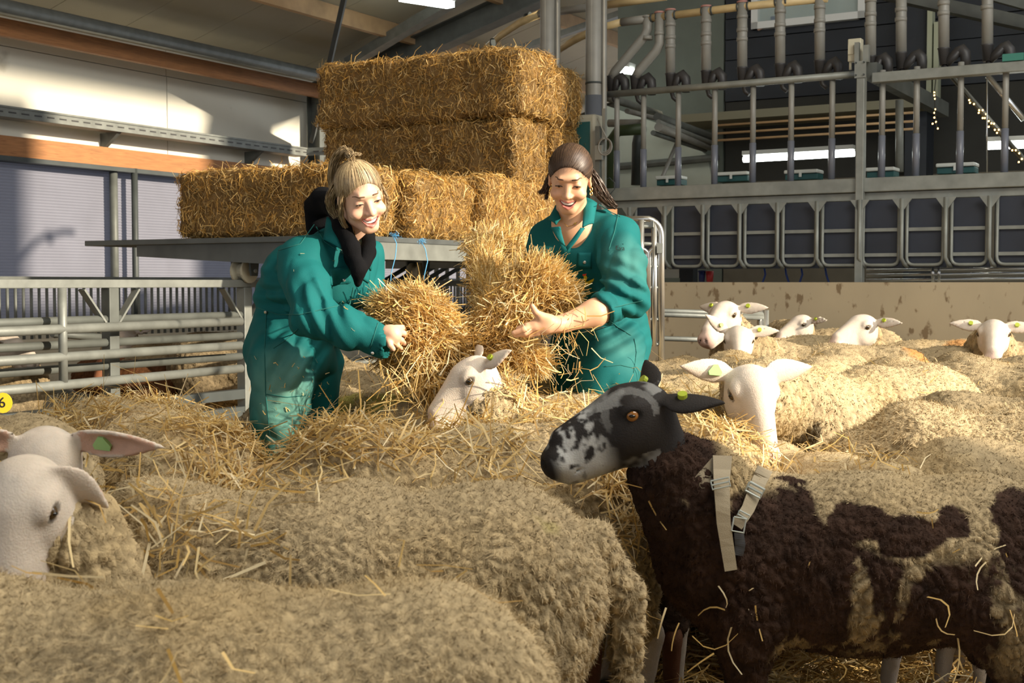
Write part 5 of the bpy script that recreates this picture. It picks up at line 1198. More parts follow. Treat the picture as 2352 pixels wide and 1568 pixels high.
def hair(root, hc, HM, s, bun, c1, c2, n=2600, hh=0.0, name='hair', tail=None, loose=(), seed=1, width=.0020):
    nrm = np.array([0, -.633, .774])
    def cap(p):
        q = ((p - hc) @ HM) / s; d = el(q, (0, -.016, .036), (.0785, .095, .090)) - .004
        hl = -(q @ nrm) - .0045 + hh * np.clip((q[:, 1] + .02) / .06, 0, 1) * np.clip(1 - (q[:, 0] / .062) ** 2, 0, 1) + .003 + .35 * np.maximum(0, np.abs(q[:, 0]) - .035) * (q[:, 1] > 0) * 0 - .10 * np.maximum(0, q[:, 1]) * 0
        hl = hl + (fbm(q * 90, 2, 3) - .5) * .004
        return smax(d, hl, .010) * s
    Vt, Q = netmesh(cap, hc - .15, hc + .15, .0045); f = fbm(((Vt - hc) @ HM) * np.array([150, 22, 22]), 2, seed)[:, None]
    o = npobj(name, Vt, [Q], mat('hair_base', attr=True, rough=.8), root, col=np.array(c2) * (1 - f) * .8 + np.array(c1) * f * .45)
    # strands flow over the scalp to the bun
    C = np.array([0, -.016, .036]); Rr = np.array([.0785, .095, .090]) + .0045
    u1 = unit(RNG.normal(size=(n * 3, 3))); p = C + u1 * Rr; u1 = u1[(p @ nrm > -.004 - RNG.random(len(p)) ** 1.5 * .018 + hh * np.clip((p[:, 1] + .02) / .06, 0, 1) * np.clip(1 - (p[:, 0] / .062) ** 2, 0, 1))][:n]; n = len(u1); ub = unit(np.array([(np.array(bun) - C) / Rr]))[0]
    k = 9; T = np.linspace(0, 1, k)[None, :, None]; ang = np.arccos(np.clip(u1 @ ub, -1, 1))[:, None, None] + 1e-4
    sl = (np.sin((1 - T) * ang) * u1[:, None] + np.sin(T * ang) * ub) / np.sin(ang)
    lift = 1 + (RNG.uniform(0, .055, (n, 1, 1)) + .05 * np.clip(T - .7, 0, 1)) * np.sin(np.pi * T) ** 1.2; Pp = C + sl * Rr * lift
    wd = unit(np.cross((Pp[:, 1] - Pp[:, 0]), u1))[:, None, :] * (width / 2) * np.sin(np.pi * (T * .93 + .03)) * RNG.uniform(.5, 1.3, (n, 1, 1))
    Lp = np.stack([Pp - wd, Pp + wd], 2).reshape(-1, 3); b = (np.arange(n) * k * 2)[:, None, None]; s_ = (np.arange(k - 1) * 2)[None, :, None]
    Qs = (b + s_ + np.array([0, 1, 3, 2])[None, None]).reshape(-1, 4); mixf = RNG.random((n, 1)) ** 1.2
    cc = np.repeat(np.array(c1) * mixf + np.array(c2) * (1 - mixf), k * 2, axis=0)
    st = link('strands', npmesh('strands', (Lp @ HM.T) * s + hc - np.array(root.location), [Qs], cc), hairm, o)
    def lock(pts, rs, m, nm, jit=.5):
        """pts in head local coordinates: a lock made of many ribbons"""
        pts = np.array(pts, float); kk = 14; t = np.linspace(0, len(pts) - 1.001, kk); i = t.astype(int); fr = (t - i)[:, None]; i2 = np.minimum(i + 1, len(pts) - 1)
        path = pts[i] * (1 - fr) + pts[i2] * fr; path[1:-1] = (path[:-2] + path[1:-1] * 2 + path[2:]) / 4; rad = np.interp(t, range(len(rs)), rs)
        a = RNG.uniform(0, 2 * np.pi, m); rr = RNG.random(m) ** .5; o1 = np.cos(a) * rr; o2 = np.sin(a) * rr; dr = unit(np.gradient(path, axis=0)); sx_ = unit(np.cross(dr, np.array([.3, 1, .2]))); sy_ = np.cross(dr, sx_)
        PP = path[None] + (sx_[None] * o1[:, None, None] + sy_[None] * o2[:, None, None]) * rad[None, :, None] + np.cumsum(RNG.normal(size=(m, kk, 3)) * .0006 * jit, 1)
        ww = unit(np.cross(np.gradient(PP, axis=1).reshape(-1, 3), RNG.normal(size=(m * kk, 3)))).reshape(m, kk, 3) * .0011 * (1 - .5 * np.linspace(0, 1, kk))[None, :, None]
        LL = np.stack([PP - ww, PP + ww], 2).reshape(-1, 3); b = (np.arange(m) * kk * 2)[:, None, None]; s2 = (np.arange(kk - 1) * 2)[None, :, None]; QQ = (b + s2 + np.array([0, 1, 3, 2])[None, None]).reshape(-1, 4)
        mf = RNG.random((m, 1)); link(nm, npmesh(nm, (LL @ HM.T) * s + hc - np.array(root.location), [QQ], np.repeat(np.array(c1) * mf + np.array(c2) * (1 - mf), kk * 2, axis=0)), hairm, o)
    if tail: lock(*tail, 'ponytail')
    for L_ in loose: lock(*L_, 'loose_strand', 1.5)
    return o
def cov_folds(p, seed, amp=.010, sc=9.0):
    w_ = p + (np.stack([vnoise(p * 5 + k * 7, seed) for k in range(3)], 1) - .5) * .14
    a = np.abs(fbm(w_ * np.array([sc, sc, sc * .75]), 2, seed) - .5) * 2; b = np.abs(vnoise(w_ * np.array([sc * 2.0, sc * 2.0, sc * 1.3]), seed + 4) - .5) * 2
    return (.35 - a ** .8) * amp * 2.0 + (.5 - b) * amp * .6
def bend_folds(p, c, ax, n, amp, rad):
    """creases packed around a bent joint: ripples along axis ax"""
    q = p - A_(c); t = q @ A_(ax); r2 = (q ** 2).sum(1); ph = (vnoise(p * 9, n) - .5) * 3.0
    return np.sin(t * 2 * np.pi / .045 + ph) * amp * np.exp(-r2 / rad ** 2)
def tracer(f, y0=3.4):
    def tr(px, py, off=.002):
        d = np.array(ray(px, py).normalized()); o = np.array(CAM); t = y0
        for _ in range(60):
            v = f((o + d * t)[None])[0]; t += v * .7
            if abs(v) < .0005: break
        if abs(v) > .01: return o + d * last[0]
        last[0] = t; p = o + d * t; n = grad(f, p[None])[0]; return p + n * off
    last = [4.2]; return tr
def patch(tr, poly_fn, nu=6, nv=5, off=.004):
    """grid patch over the cloth; poly_fn(s,t)->px"""
    vs = [tr(*poly_fn(i / nu, j / nv), off) for j in range(nv + 1) for i in range(nu + 1)]; fs = [(j * (nu + 1) + i, (j + 1) * (nu + 1) + i, (j + 1) * (nu + 1) + i + 1, j * (nu + 1) + i + 1) for j in range(nv) for i in range(nu)]
    return vs, fs
def quadfn(a, b, c, d):   # tl tr br bl
    return lambda s, t: tuple((np.array(a) * (1 - s) + np.array(b) * s) * (1 - t) + (np.array(d) * (1 - s) + np.array(c) * s) * t)
TEAL = np.array([.004, .104, .106])
def coverall(root, f, lo, hi, h, wear=None, seed=1):
    Vt, Q = netmesh(f, lo, hi, h); c = np.tile(TEAL, (len(Vt), 1)) * (.86 + .28 * fbm(Vt * 7, 3, seed))[:, None]
    if wear is not None:
        for (pp, rr, k) in wear: m = np.clip(1 - np.linalg.norm(Vt - pp, axis=1) / rr, 0, 1)[:, None] * k * (.6 + .8 * fbm(Vt * 30, 2, 5))[:, None]; c = c * (1 - m) + np.array([.17, .36, .30]) * m
    return npobj('coverall', Vt, [Q], cloth, root, col=c)
def flaps(root, tr, quads, seams, snaps):
    for q in quads:
        vs, fs = patch(tr, quadfn(*q), 7, 5, .0045); mb = MB().add(vs, fs); n = len(vs)
        vb, _ = patch(tr, quadfn(*q), 7, 5, -.002); mb.v += [tuple(x) for x in vb]; e = [(i, i + 1) for i in range(7)] + [(5 * 8 + i + 1, 5 * 8 + i) for i in range(7)] + [((j + 1) * 8, j * 8) for j in range(5)] + [(j * 8 + 7, (j + 1) * 8 + 7) for j in range(5)]
        mb.f += [(a, b, b + n, a + n) for a, b in e]; o = obj('pocket_flap', mb, cloth, root, True); me = o.data; a = me.color_attributes.new('Col', 'FLOAT_COLOR', 'POINT'); a.data.foreach_set('color', [x for _ in me.vertices for x in (*(TEAL * 1.02), 1)])
    for sm in seams:
        pts = []
        for i in range(len(sm) - 1):
            for k in range(6): t = k / 6; pts.append(tr(sm[i][0] * (1 - t) + sm[i + 1][0] * t, sm[i][1] * (1 - t) + sm[i + 1][1] * t, .0005))
        pts.append(tr(*sm[-1], .0005)); obj('seam', MB().tube(pts, .0017, 5), stitch, root, True)
    for s_ in snaps:
        c = tr(*s_, .004); c2 = tr(*s_, .009); obj('snap_button', MB().tube([c, (c + c2) / 2, c2], [.0055, .0055, .003], 12), snapm, root)
def quad3(J, q, n=6, bulge=.012):
    a, b, c, d = [np.array(J(*x)) for x in q]; nr = unit(np.array([np.cross(b - a, d - a)]))[0]; nr = nr if nr[1] < 0 else -nr
    vs = [((a * (1 - i / n) + b * i / n) * (1 - j / n) + (d * (1 - i / n) + c * i / n) * j / n) + nr * bulge * math.sin(math.pi * i / n) * math.sin(math.pi * (j / n * .8 + .1)) for j in range(n + 1) for i in range(n + 1)]
    return vs, [(j * (n + 1) + i, (j + 1) * (n + 1) + i, (j + 1) * (n + 1) + i + 1, j * (n + 1) + i + 1) for j in range(n) for i in range(n)]
def boots(root, pts):
    for (x, y, dx, dy) in pts:
        def f(p): return smax(smin(rc(p, (x, y, .30), (x, y, .07), .062, .055), rc(p, (x, y, .06), (x + dx * .14, y + dy * .14, .045), .05, .042), .03), -p[:, 2], .004)
        Vt, Q = netmesh(f, (x - .22, y - .22, -.02), (x + .22, y + .22, .36), .012); npobj('boot', Vt, [Q], mat('green_rubber_boot', (.02, .05, .03), .4), root)
def fingers(p, specs, k=.006):
    d = None
    for pts, rs in specs: e = chain(p, [PW(*q) for q in pts], rs, .003); d = e if d is None else smin(d, e, k)
    return d
# ------------------------------------------------------------------ left woman
def woman_left():
    root = thing('person', 'blonde woman at left in teal coverall and black hoodie, bending forward with straw', 'person', Vector((PW(690, 1437, 4.32)[0], 4.32, 0)))
    hc = PW(828, 453, 4.10); s = .885; HM = frame((.47, -.80, -.38), (-.26, -.06, 1)); J = lambda *a: PW(*a)
    neck = [hc + HM @ np.array([0, -.025, -.06]) * s, J(793, 548, 4.24)]
    def hand(p):
        d = chain(p, [J(868, 772, 4.0), J(884, 768, 3.99), J(903, 768, 3.98)], [.026, .025, .027], .01)
        d = smin(d, el(p, J(896, 768, 3.98), (.026, .020, .030)), .012)
        d = smin(d, fingers(p, [([(908, 752, 4.0), (924, 752, 4.05), (930, 758, 4.11)], [.0095, .009, .0075]), ([(911, 762, 3.985), (927, 765, 4.03), (934, 773, 4.10)], [.010, .009, .0078]),
            ([(909, 774, 3.98), (922, 781, 4.01), (930, 790, 4.08)], [.0098, .009, .0075]), ([(903, 782, 3.975), (912, 792, 3.99), (921, 800, 4.05)], [.009, .0082, .007]), ([(890, 780, 3.965), (896, 792, 3.955), (903, 801, 3.965)], [.0105, .0095, .008])]), .008)
        return d
    def body(p):
        d = near(lambda p_: headsdf(((p_ - hc) @ HM) / s) * s, p, hc, .19)
        d = smin(d, rc(p, neck[0], neck[1], .050, .054), .018)
        d = smin(d, chain(p, [J(793, 555, 4.27), J(760, 620, 4.30), J(700, 700, 4.34)], [.07, .11, .10], .03), .03)
        d = smin(d, chain(p, [J(760, 590, 4.28), J(700, 600, 4.13), J(722, 728, 4.02), J(868, 772, 4.0)], [.06, .05, .042, .026], .02), .02)
        d = smin(d, chain(p, [J(790, 590, 4.30), J(836, 600, 4.38), J(846, 665, 4.34), J(872, 712, 4.26)], [.05, .045, .04, .025], .02), .02)
        lh = fingers(p, [([(872, 712, 4.26), (885, 716, 4.24)], [.026, .03]), ([(892, 706, 4.24), (910, 700, 4.22)], [.0095, .0078]), ([(894, 713, 4.23), (914, 711, 4.21)], [.0095, .008]), ([(893, 721, 4.23), (912, 723, 4.21)], [.0095, .008]), ([(890, 729, 4.23), (905, 735, 4.21)], [.0085, .007]), ([(880, 704, 4.22), (890, 694, 4.2)], [.010, .008])])
        d = smin(d, lh, .01)
        return smin(d, near(hand, p, J(905, 770, 3.98), .14), .012)
    Vt, Q = netmesh(body, J(600, 880, 4.2) * [1, 0, 1] + [0, 3.86, 0], J(960, 350, 4.2) * [1, 0, 1] + [0, 4.52, 0], .0032)
    npobj('body', Vt, [Q], skin_p, root, col=skincol(Vt, hc, HM, s, (.70, .43, .305), (.56, .20, .17)))
    head_parts(root, hc, HM, s, mat('brown_brow', (.14, .075, .04), .8), None)
    bun = (0.0, -.035, .125)
    hair(root, hc, HM, s, bun, (.62, .47, .27), (.17, .115, .06), 5200, .016, tail=([(0, -.035, .118), (.0, -.045, .150), (-.012, -.075, .158), (-.035, -.115, .12), (-.05, -.13, .05), (-.06, -.12, -.01)], [.010, .016, .022, .022, .022, .012], 420),
        loose=[([(.066, .035, .05), (.083, .04, .0), (.078, .045, -.05), (.062, .05, -.085)], [.006, .006, .006, .002], 70), ([(-.066, .025, .06), (-.088, .025, .0), (-.086, .015, -.06), (-.07, .02, -.11), (-.05, .04, -.145)], [.008, .01, .008, .005, .002], 110),
            ([(-.07, -.04, .06), (-.10, -.05, .0), (-.095, -.05, -.05), (-.08, -.03, -.085)], [.014, .016, .012, .004], 160), ([(-.02, -.03, .135), (-.0, -.02, .16), (.03, -.03, .15)], [.004, .003, .001], 30)], seed=2)
    def cov(p):
        sh_l, sh_r = J(838, 596, 4.37), J(694, 598, 4.15)
        d = rc(p, sh_l, J(770, 572, 4.27), .062, .075)
        d = smin(d, rc(p, J(770, 572, 4.27), sh_r, .075, .080), .04)
        d = smin(d, chain(p, [J(765, 640, 4.27), J(735, 690, 4.30), J(692, 712, 4.33)], [.140, .13, .130], .03), .05)
        d = smin(d, rc(p, J(668, 640, 4.28), J(655, 672, 4.30), .112, .10), .05)
        d = smin(d, el(p, J(700, 655, 4.28), (.12, .13, .13)), .04)
        belt = np.exp(-((p[:, 2] - 1.065) / .016) ** 2) * .010
        hips = chain(p, [J(692, 712, 4.33), J(684, 745, 4.34), J(668, 815, 4.34)], [.130, .140, .152], .02)
        d = smin(d, hips, .012)
        d = smin(d, el(p, J(655, 820, 4.38), (.135, .15, .15)), .04)
        l1 = chain(p, [J(655, 830, 4.25), J(640, 960, 4.22), J(652, 1090, 4.26), J(655, 1400, 4.35)], [.128, .094, .085, .075], .03)
        l2 = chain(p, [J(715, 840, 4.40), J(728, 960, 4.42), J(730, 1100, 4.45), J(725, 1400, 4.5)], [.115, .076, .072, .07], .03)
        d = smin(d, smin(l1, l2, .012), .04) + belt
        d = addf(d, p, lambda p: cov_folds(p, 21, .017, 6.5) - bend_folds(p, J(720, 850, 4.2), unit(np.array([[1, 0, -.6]]))[0], 3, .008, .13) - bend_folds(p, J(640, 690, 4.2), (0, 0, 1), 5, .007, .12))
        arm = chain(p, [sh_r, J(708, 660, 4.06), J(722, 726, 4.00), J(800, 756, 3.99), J(880, 781, 3.985)], [.082, .074, .074, .066, .057], .02)
        arm = addf(arm, p, lambda p: cov_folds(p, 33, .014, 8) - bend_folds(p, J(745, 705, 3.95), unit(np.array([[1, 0, .5]]))[0], 4, .008, .10))
        d = smin(d, arm, .012)
        arm2 = chain(p, [sh_l, J(842, 665, 4.35), J(868, 706, 4.27)], [.066, .058, .045], .02); arm2 = addf(arm2, p, lambda p: cov_folds(p, 35, .010, 9))
        d = smin(d, arm2, .012)
        # open cuff and open neckline
        d = smax(d, -rc(p, J(896, 785, 3.98), J(930, 792, 3.97), .048, .06), .003)
        d = smax(d, (p - J(883, 783, 3.985)) @ unit(np.array([[.98, 0, -.28]]))[0], .003) if False else d
        d = smax(d, -chain(p, [J(800, 530, 4.20), J(826, 585, 4.12), J(818, 640, 4.07)], [.062, .040, .004], .02), .008)
        return smax(d, -(p[:, 2] - .03), .005)
    wear = [(J(640, 890, 4.12), .16, .8), (J(690, 960, 4.1), .16, .6), (J(660, 1030, 4.1), .15, .5)]
    o = coverall(root, cov, J(540, 700, 4.3) * [1, 0, 0] + [0, 3.88, .0], J(910, 560, 4.3) * [1, 0, 1] + [0, 4.66, .06], .0065, wear, 3); tr = tracer(cov)
    flaps(root, tr, [((757, 617), (803, 613), (806, 650), (760, 655)), ((833, 612), (848, 616), (845, 650), (830, 640))],
        [[(590, 706), (640, 722), (690, 722), (760, 706), (786, 700)], [(612, 715), (608, 800), (610, 900), (620, 1000)], [(628, 800), (665, 775), (684, 755)], [(612, 905), (660, 912), (702, 908)], [(640, 575), (690, 560), (722, 515)], [(726, 520), (745, 555), (775, 575)], [(812, 660), (803, 700)], [(868, 742), (850, 800)]],
        [(789, 642), (857, 808), (612, 716)])
    # shirt collar
    for q in (((750, 497, 4.22), (772, 508, 4.15), (786, 572, 4.08), (742, 548, 4.12)), ((846, 556, 4.20), (860, 578, 4.22), (853, 622, 4.14), (838, 600, 4.10))):
        vs, fs = quad3(J, q); o = obj('collar', MB().add(vs, fs), cloth, root, True); so = o.modifiers.new('t', 'SOLIDIFY'); so.thickness = .006
        a = o.data.color_attributes.new('Col', 'FLOAT_COLOR', 'POINT'); a.data.foreach_set('color', [x for _ in o.data.vertices for x in (*(TEAL * 1.1), 1)])
    def hood(p):
        d = chain(p, [J(722, 478, 4.30), J(745, 462, 4.27), J(770, 470, 4.20)], [.036, .045, .034], .02)
        d = smin(d, chain(p, [J(770, 475, 4.20), J(785, 520, 4.13), J(806, 570, 4.075), J(824, 618, 4.055), J(822, 652, 4.07)], [.030, .026, .024, .022, .012], .02), .02)
        d = smin(d, chain(p, [J(848, 540, 4.22), J(845, 580, 4.14), J(832, 618, 4.08)], [.022, .020, .018], .02), .012)
        d = smin(d, chain(p, [J(722, 478, 4.30), J(735, 515, 4.33), J(775, 535, 4.32), J(835, 540, 4.30)], [.036, .045, .045, .03], .02), .02)
        d = smin(d, chain(p, [J(815, 590, 4.16), J(822, 625, 4.10)], [.035, .018], .02), .012)
        return d + (fbm(p * 18, 2, 4) - .5) * .012
    Vt, Q = netmesh(hood, J(690, 680, 4.2) * [1, 0, 1] + [0, 3.98, 0], J(880, 430, 4.2) * [1, 0, 1] + [0, 4.42, 0], .006); npobj('hoodie', Vt, [Q], blackc, root)
    obj('necklace', MB().tube([J(814, 530, 4.12), J(816, 548, 4.10), J(814, 560, 4.095)], .0012, 5), gold, root)
    boots(root, [(*J(655, 1400, 4.35)[:2], .5, -.8), (*J(725, 1400, 4.5)[:2], .6, -.7)])
    # straw bits sticking to the cloth
    P0 = []
    for a, b, cx, cy in [(random.gauss(0, 1), random.gauss(0, 1), *random.choice([(660, 870), (690, 900), (700, 960), (650, 920), (730, 900), (670, 1000)])) for _ in range(70)]:
        P0.append(tr(min(770, max(590, cx + a * 28)), cy + b * 28, .003))
    for q in ((690, 583), (676, 620), (790, 705), (800, 690), (815, 760), (785, 690), (770, 600)): P0.append(tr(*q, .003))
    P0 = np.array(P0); st = straw_geo(P0, RNG.normal(size=P0.shape) * [1, .2, 1], RNG.uniform(.006, .02, len(P0)), RNG.uniform(.002, .004, len(P0)), tint=1.25); o = npobj('straw_bits', st[0], [st[1]], M_straw(), root, col=st[2]); o['kind'] = 'stuff'
woman_left()
# ------------------------------------------------------------------ right woman
def woman_right():
    root = thing('person', 'brown-haired woman at right in teal coverall, sleeve rolled up, smiling down at the straw', 'person', Vector((PW(1370, 1437, 4.45)[0], 4.45, 0)))
    hc = PW(1309, 412, 4.22); s = .86; HM = frame((-.13, -.86, -.47), (.05, 0, 1)); J = lambda *a: PW(*a)
    nb = J(1318, 528, 4.34)
    def hand(p):
        d = chain(p, [J(1296, 742, 4.02), J(1278, 745, 4.00), J(1255, 746, 3.99), J(1232, 750, 3.985)], [.027, .025, .028, .024], .01)
        d = smin(d, el(p, J(1252, 744, 3.99), (.038, .020, .027)), .012); d = smin(d, rc(p, J(1262, 735, 3.98), J(1243, 728, 3.975), .018, .016), .012)
        d = smin(d, fingers(p, [([(1243, 727, 3.975), (1230, 716, 3.965), (1222, 702, 3.965)], [.0135, .0098, .008]), ([(1230, 741, 3.98), (1210, 747, 3.975), (1190, 754, 3.985)], [.0098, .0088, .0072]),
            ([(1226, 750, 3.975), (1203, 756, 3.965), (1180, 764, 3.97)], [.0100, .009, .0075]), ([(1228, 758, 3.98), (1206, 765, 3.97), (1184, 770, 3.98)], [.0096, .0086, .0072]), ([(1236, 765, 3.985), (1216, 769, 3.985), (1198, 770, 3.99)], [.0088, .008, .0066])], .004), .007)
        return d
    def body(p):
        d = near(lambda p_: headsdf(((p_ - hc) @ HM) / s) * s, p, hc, .19)
        d = smin(d, rc(p, hc + HM @ np.array([0, -.022, -.055]) * s, nb, .049, .056), .018)
        d = smin(d, chain(p, [nb, J(1330, 590, 4.42), J(1370, 690, 4.50)], [.08, .11, .10], .03), .03)
        d = smin(d, el(p, J(1318, 560, 4.36), (.085, .06, .07)), .03)
        d = smin(d, chain(p, [J(1350, 560, 4.38), J(1415, 545, 4.30), J(1437, 685, 4.15), J(1365, 719, 4.06), J(1296, 742, 4.02)], [.06, .052, .046, .042, .028], .02), .02)
        d = smin(d, chain(p, [J(1290, 560, 4.38), J(1252, 550, 4.38), J(1236, 625, 4.34), J(1222, 700, 4.25)], [.05, .045, .042, .026], .02), .02)
        rh = fingers(p, [([(1222, 700, 4.25), (1212, 712, 4.22)], [.026, .030]), ([(1206, 722, 4.2), (1196, 734, 4.18)], [.0095, .008]), ([(1200, 716, 4.2), (1186, 724, 4.18)], [.0095, .008]), ([(1198, 708, 4.2), (1184, 712, 4.18)], [.0095, .008]), ([(1200, 700, 4.2), (1188, 700, 4.18)], [.0085, .007]), ([(1216, 720, 4.2), (1212, 736, 4.18)], [.010, .008])])
        return smin(smin(d, rh, .01), near(hand, p, J(1240, 742, 3.98), .17), .012)
    Vt, Q = netmesh(body, J(1170, 800, 4.2) * [1, 0, 1] + [0, 3.9, 0], J(1500, 318, 4.2) * [1, 0, 1] + [0, 4.62, 0], .0032)
    npobj('body', Vt, [Q], skin_p, root, col=skincol(Vt, hc, HM, s, (.66, .38, .235), (.56, .19, .16)))
    head_parts(root, hc, HM, s, mat('dark_brown_brow', (.07, .035, .02), .8), None)
    hair(root, hc, HM, s, (.02, -.115, .045), (.125, .074, .045), (.040, .024, .017), 5200, .020, tail=([(.02, -.11, .04), (.045, -.125, .0), (.085, -.11, -.05), (.115, -.10, -.10), (.145, -.10, -.135), (.175, -.10, -.155)], [.014, .022, .026, .026, .020, .008], 520),
        loose=[([(-.07, -.03, .01), (-.088, -.03, -.03), (-.10, -.02, -.06), (-.12, -.02, -.07)], [.012, .014, .012, .004], 130), ([(-.075, -.05, .0), (-.09, -.05, -.05), (-.095, -.03, -.10)], [.012, .012, .005], 110), ([(.072, -.0, .03), (.083, -.01, -.0), (.09, -.03, -.05), (.10, -.04, -.08)], [.004, .006, .008, .004], 90)], seed=4)
    ear = Vector(hc + HM @ (np.array([.082, .002, -.036]) * s))
    for dz in (0, -.014): obj('earring', MB().tube([ear + Vector((.004 * math.sin(a), 0, dz + .006 * math.cos(a))) for a in [2 * math.pi * k / 12 for k in range(13)]], .0011, 6), gold, root)
    def cov(p):
        sl, sr = J(1415, 545, 4.31), J(1256, 552, 4.38)
        d = smin(rc(p, sl, J(1330, 535, 4.40), .078, .082), rc(p, J(1330, 535, 4.40), sr, .082, .060), .04)
        d = smin(d, chain(p, [J(1335, 585, 4.42), J(1362, 650, 4.46), J(1388, 702, 4.50)], [.145, .135, .128], .03), .05)
        hips = chain(p, [J(1388, 705, 4.50), J(1388, 740, 4.50), J(1384, 790, 4.50)], [.128, .138, .146], .02); d = smin(d, hips, .012)
        d = smin(d, el(p, J(1400, 790, 4.58), (.135, .14, .14)), .04)
        l1 = chain(p, [J(1412, 795, 4.44), J(1392, 880, 4.30), J(1378, 980, 4.24), J(1400, 1400, 4.36)], [.128, .110, .092, .075], .03)
        l2 = chain(p, [J(1335, 800, 4.53), J(1325, 900, 4.54), J(1322, 1000, 4.56), J(1320, 1400, 4.66)], [.112, .085, .08, .072], .03)
        belt = np.exp(-((p[:, 2] - 1.062) / .016) ** 2) * .008
        d = smin(d, smin(l1, l2, .012), .04) + belt
        d = addf(d, p, lambda p: cov_folds(p, 51, .016, 6.5) - bend_folds(p, J(1390, 770, 4.35), unit(np.array([[.5, 0, -1]]))[0], 3, .009, .13) - bend_folds(p, J(1350, 670, 4.4), unit(np.array([[1, 0, .4]]))[0], 6, .006, .12))
        arm = chain(p, [sl, J(1432, 610, 4.22), J(1434, 684, 4.145), J(1392, 706, 4.08)], [.082, .078, .070, .052], .02)
        arm = addf(arm, p, lambda p: cov_folds(p, 57, .014, 8) - bend_folds(p, J(1415, 670, 4.1), unit(np.array([[.55, 0, 1]]))[0], 8, .011, .10))
        d = smin(d, arm, .012)
        roll = np.abs(rc(p, J(1400, 704, 4.09), J(1379, 713, 4.07), .050, .052)) - .007; roll = addf(roll, p, lambda p: cov_folds(p, 59, .008, 14))
        ax = unit(np.array([J(1379, 713, 4.07) - J(1415, 697, 4.11)]))[0]; roll = smax(roll, (p - J(1378, 713, 4.07)) @ ax, .004); roll = smax(roll, -((p - J(1402, 703, 4.09)) @ ax), .004)
        d = smax(d, (np.where(np.linalg.norm(p - J(1378, 713, 4.07), axis=1) < .09, (p - J(1381, 712, 4.07)) @ ax, -1)), .002) if False else d
        d = smin(d, roll, .006)
        arm2 = chain(p, [sr, J(1240, 625, 4.34), J(1226, 685, 4.28)], [.062, .058, .045], .02); arm2 = addf(arm2, p, lambda p: cov_folds(p, 61, .010, 9)); d = smin(d, arm2, .012)
        d = smax(d, -rc(p, J(1372, 716, 4.065), J(1330, 730, 4.04), .046, .05), .004)
        d = smax(d, -chain(p, [J(1316, 500, 4.28), J(1314, 545, 4.25), J(1303, 590, 4.20)], [.062, .045, .010], .02), .006)
        return smax(d, -(p[:, 2] - .03), .005)
    wear = [(J(1440, 600, 4.15), .13, .25), (J(1430, 820, 4.3), .12, .25), (J(1340, 735, 4.35), .08, .4)]
    coverall(root, cov, J(1180, 700, 4.4) * [1, 0, 0] + [0, 3.98, .0], J(1540, 515, 4.4) * [1, 0, 1] + [0, 4.80, .02], .0065, wear, 7); tr = tracer(cov)
    flaps(root, tr, [((1328, 580), (1358, 580), (1357, 616), (1327, 614))],
        [[(1300, 700), (1350, 712), (1400, 708), (1476, 690)], [(1308, 600), (1300, 660), (1295, 700)], [(1350, 710), (1362, 745), (1368, 778)], [(1395, 730), (1420, 752), (1450, 770)], [(1457, 778), (1462, 810), (1455, 855)], [(1388, 842), (1425, 838), (1455, 845)], [(1376, 470), (1400, 485), (1425, 498)], [(1420, 492), (1412, 530), (1398, 575)], [(1432, 560), (1431, 560)]],
        [(1342, 602)])
    for q in (((1276, 470, 4.33), (1288, 500, 4.24), (1276, 514, 4.22), (1258, 505, 4.28)), ((1343, 452, 4.30), (1372, 466, 4.30), (1364, 512, 4.21), (1337, 520, 4.19)), ((1264, 522, 4.235), (1286, 520, 4.20), (1299, 566, 4.19), (1286, 556, 4.20)), ((1334, 522, 4.19), (1344, 524, 4.20), (1304, 580, 4.18), (1299, 568, 4.185))):
        vs, fs = quad3(J, q); o = obj('collar', MB().add(vs, fs), cloth, root, True); so = o.modifiers.new('t', 'SOLIDIFY'); so.thickness = .006
        a = o.data.color_attributes.new('Col', 'FLOAT_COLOR', 'POINT'); a.data.foreach_set('color', [x for _ in o.data.vertices for x in (*(TEAL * 1.15), 1)])
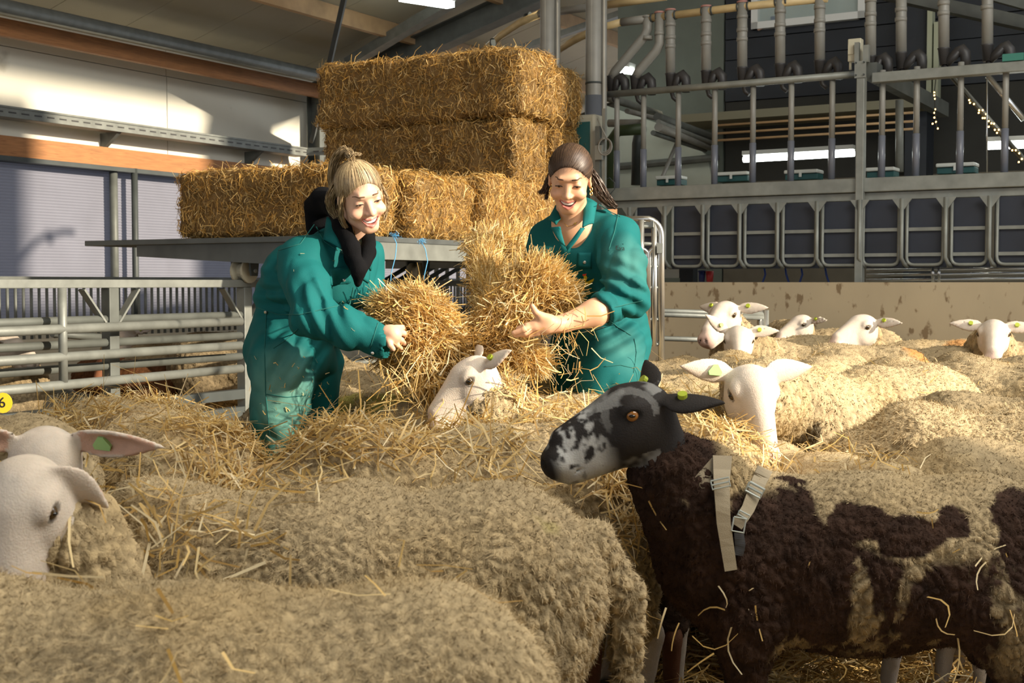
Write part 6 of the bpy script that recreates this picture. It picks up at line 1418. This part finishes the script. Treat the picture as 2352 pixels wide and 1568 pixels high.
    ct = tracer(body); cp = [ct(a, b, .0015) for a, b in ((1296, 512), (1304, 520), (1315, 517), (1326, 509))]
    obj('necklace', MB().tube(cp, .0008, 5), gold, root); c = ct(1321, 513, .003); obj('pendant', MB().box(c, .006, .003, .006), gold, root)
    boots(root, [(*J(1400, 1400, 4.36)[:2], -.3, -.9), (*J(1320, 1400, 4.66)[:2], -.3, -.9)])
    # embroidered name on the sleeve and small yellow hen emblem on the chest, laid on the cloth
    def on_cloth(me_pts, off=.002): return [tr(a, b, off) for a, b in me_pts]
    cu = bpy.data.curves.new('lettering', 'FONT'); cu.body = 'Eva'; cu.size = 15; cu.align_x = 'CENTER'; cu.align_y = 'CENTER'
    t = bpy.data.objects.new('lettering', cu); COL.objects.link(t); bpy.context.view_layer.update(); me = bpy.data.meshes.new_from_object(t.evaluated_get(bpy.context.evaluated_depsgraph_get())); bpy.data.objects.remove(t)
    P_ = [tuple(v.co) for v in me.vertices]; F_ = [tuple(p.vertices) for p in me.polygons]
    c0 = Vector(tr(1425, 572, .004)); ex = (Vector(tr(1435, 573, .004)) - Vector(tr(1415, 571, .004))) / 20; ey = (Vector(tr(1425, 562, .004)) - Vector(tr(1425, 582, .004))) / 20
    obj('lettering', MB().add([c0 + ex * x + ey * y for x, y, _ in P_], F_), mat('black_thread', (.01, .015, .015), .9), root)
    def blob(name, pts, m, off): obj(name, MB().add(on_cloth(pts, off), [tuple(range(len(pts)))]), m, root)
    ye = mat('yellow_thread', (.75, .55, .02), .8); rd = mat('red_thread', (.6, .05, .02), .8); bk = mat('black_thread')
    blob('emblem', [(1344, 643), (1350, 645), (1357, 641), (1363, 638), (1361, 645), (1356, 651), (1348, 651), (1343, 647)], ye, .004)
    blob('emblem', [(1341, 632), (1345, 630), (1348, 634), (1348, 640), (1345, 645), (1342, 641)], ye, .0045)
    blob('emblem', [(1339, 632), (1339, 628), (1343, 628), (1347, 627), (1346, 631), (1342, 632)], rd, .005)
    blob('emblem', [(1356, 647), (1361, 644), (1358, 649)], bk, .0055)
woman_right()
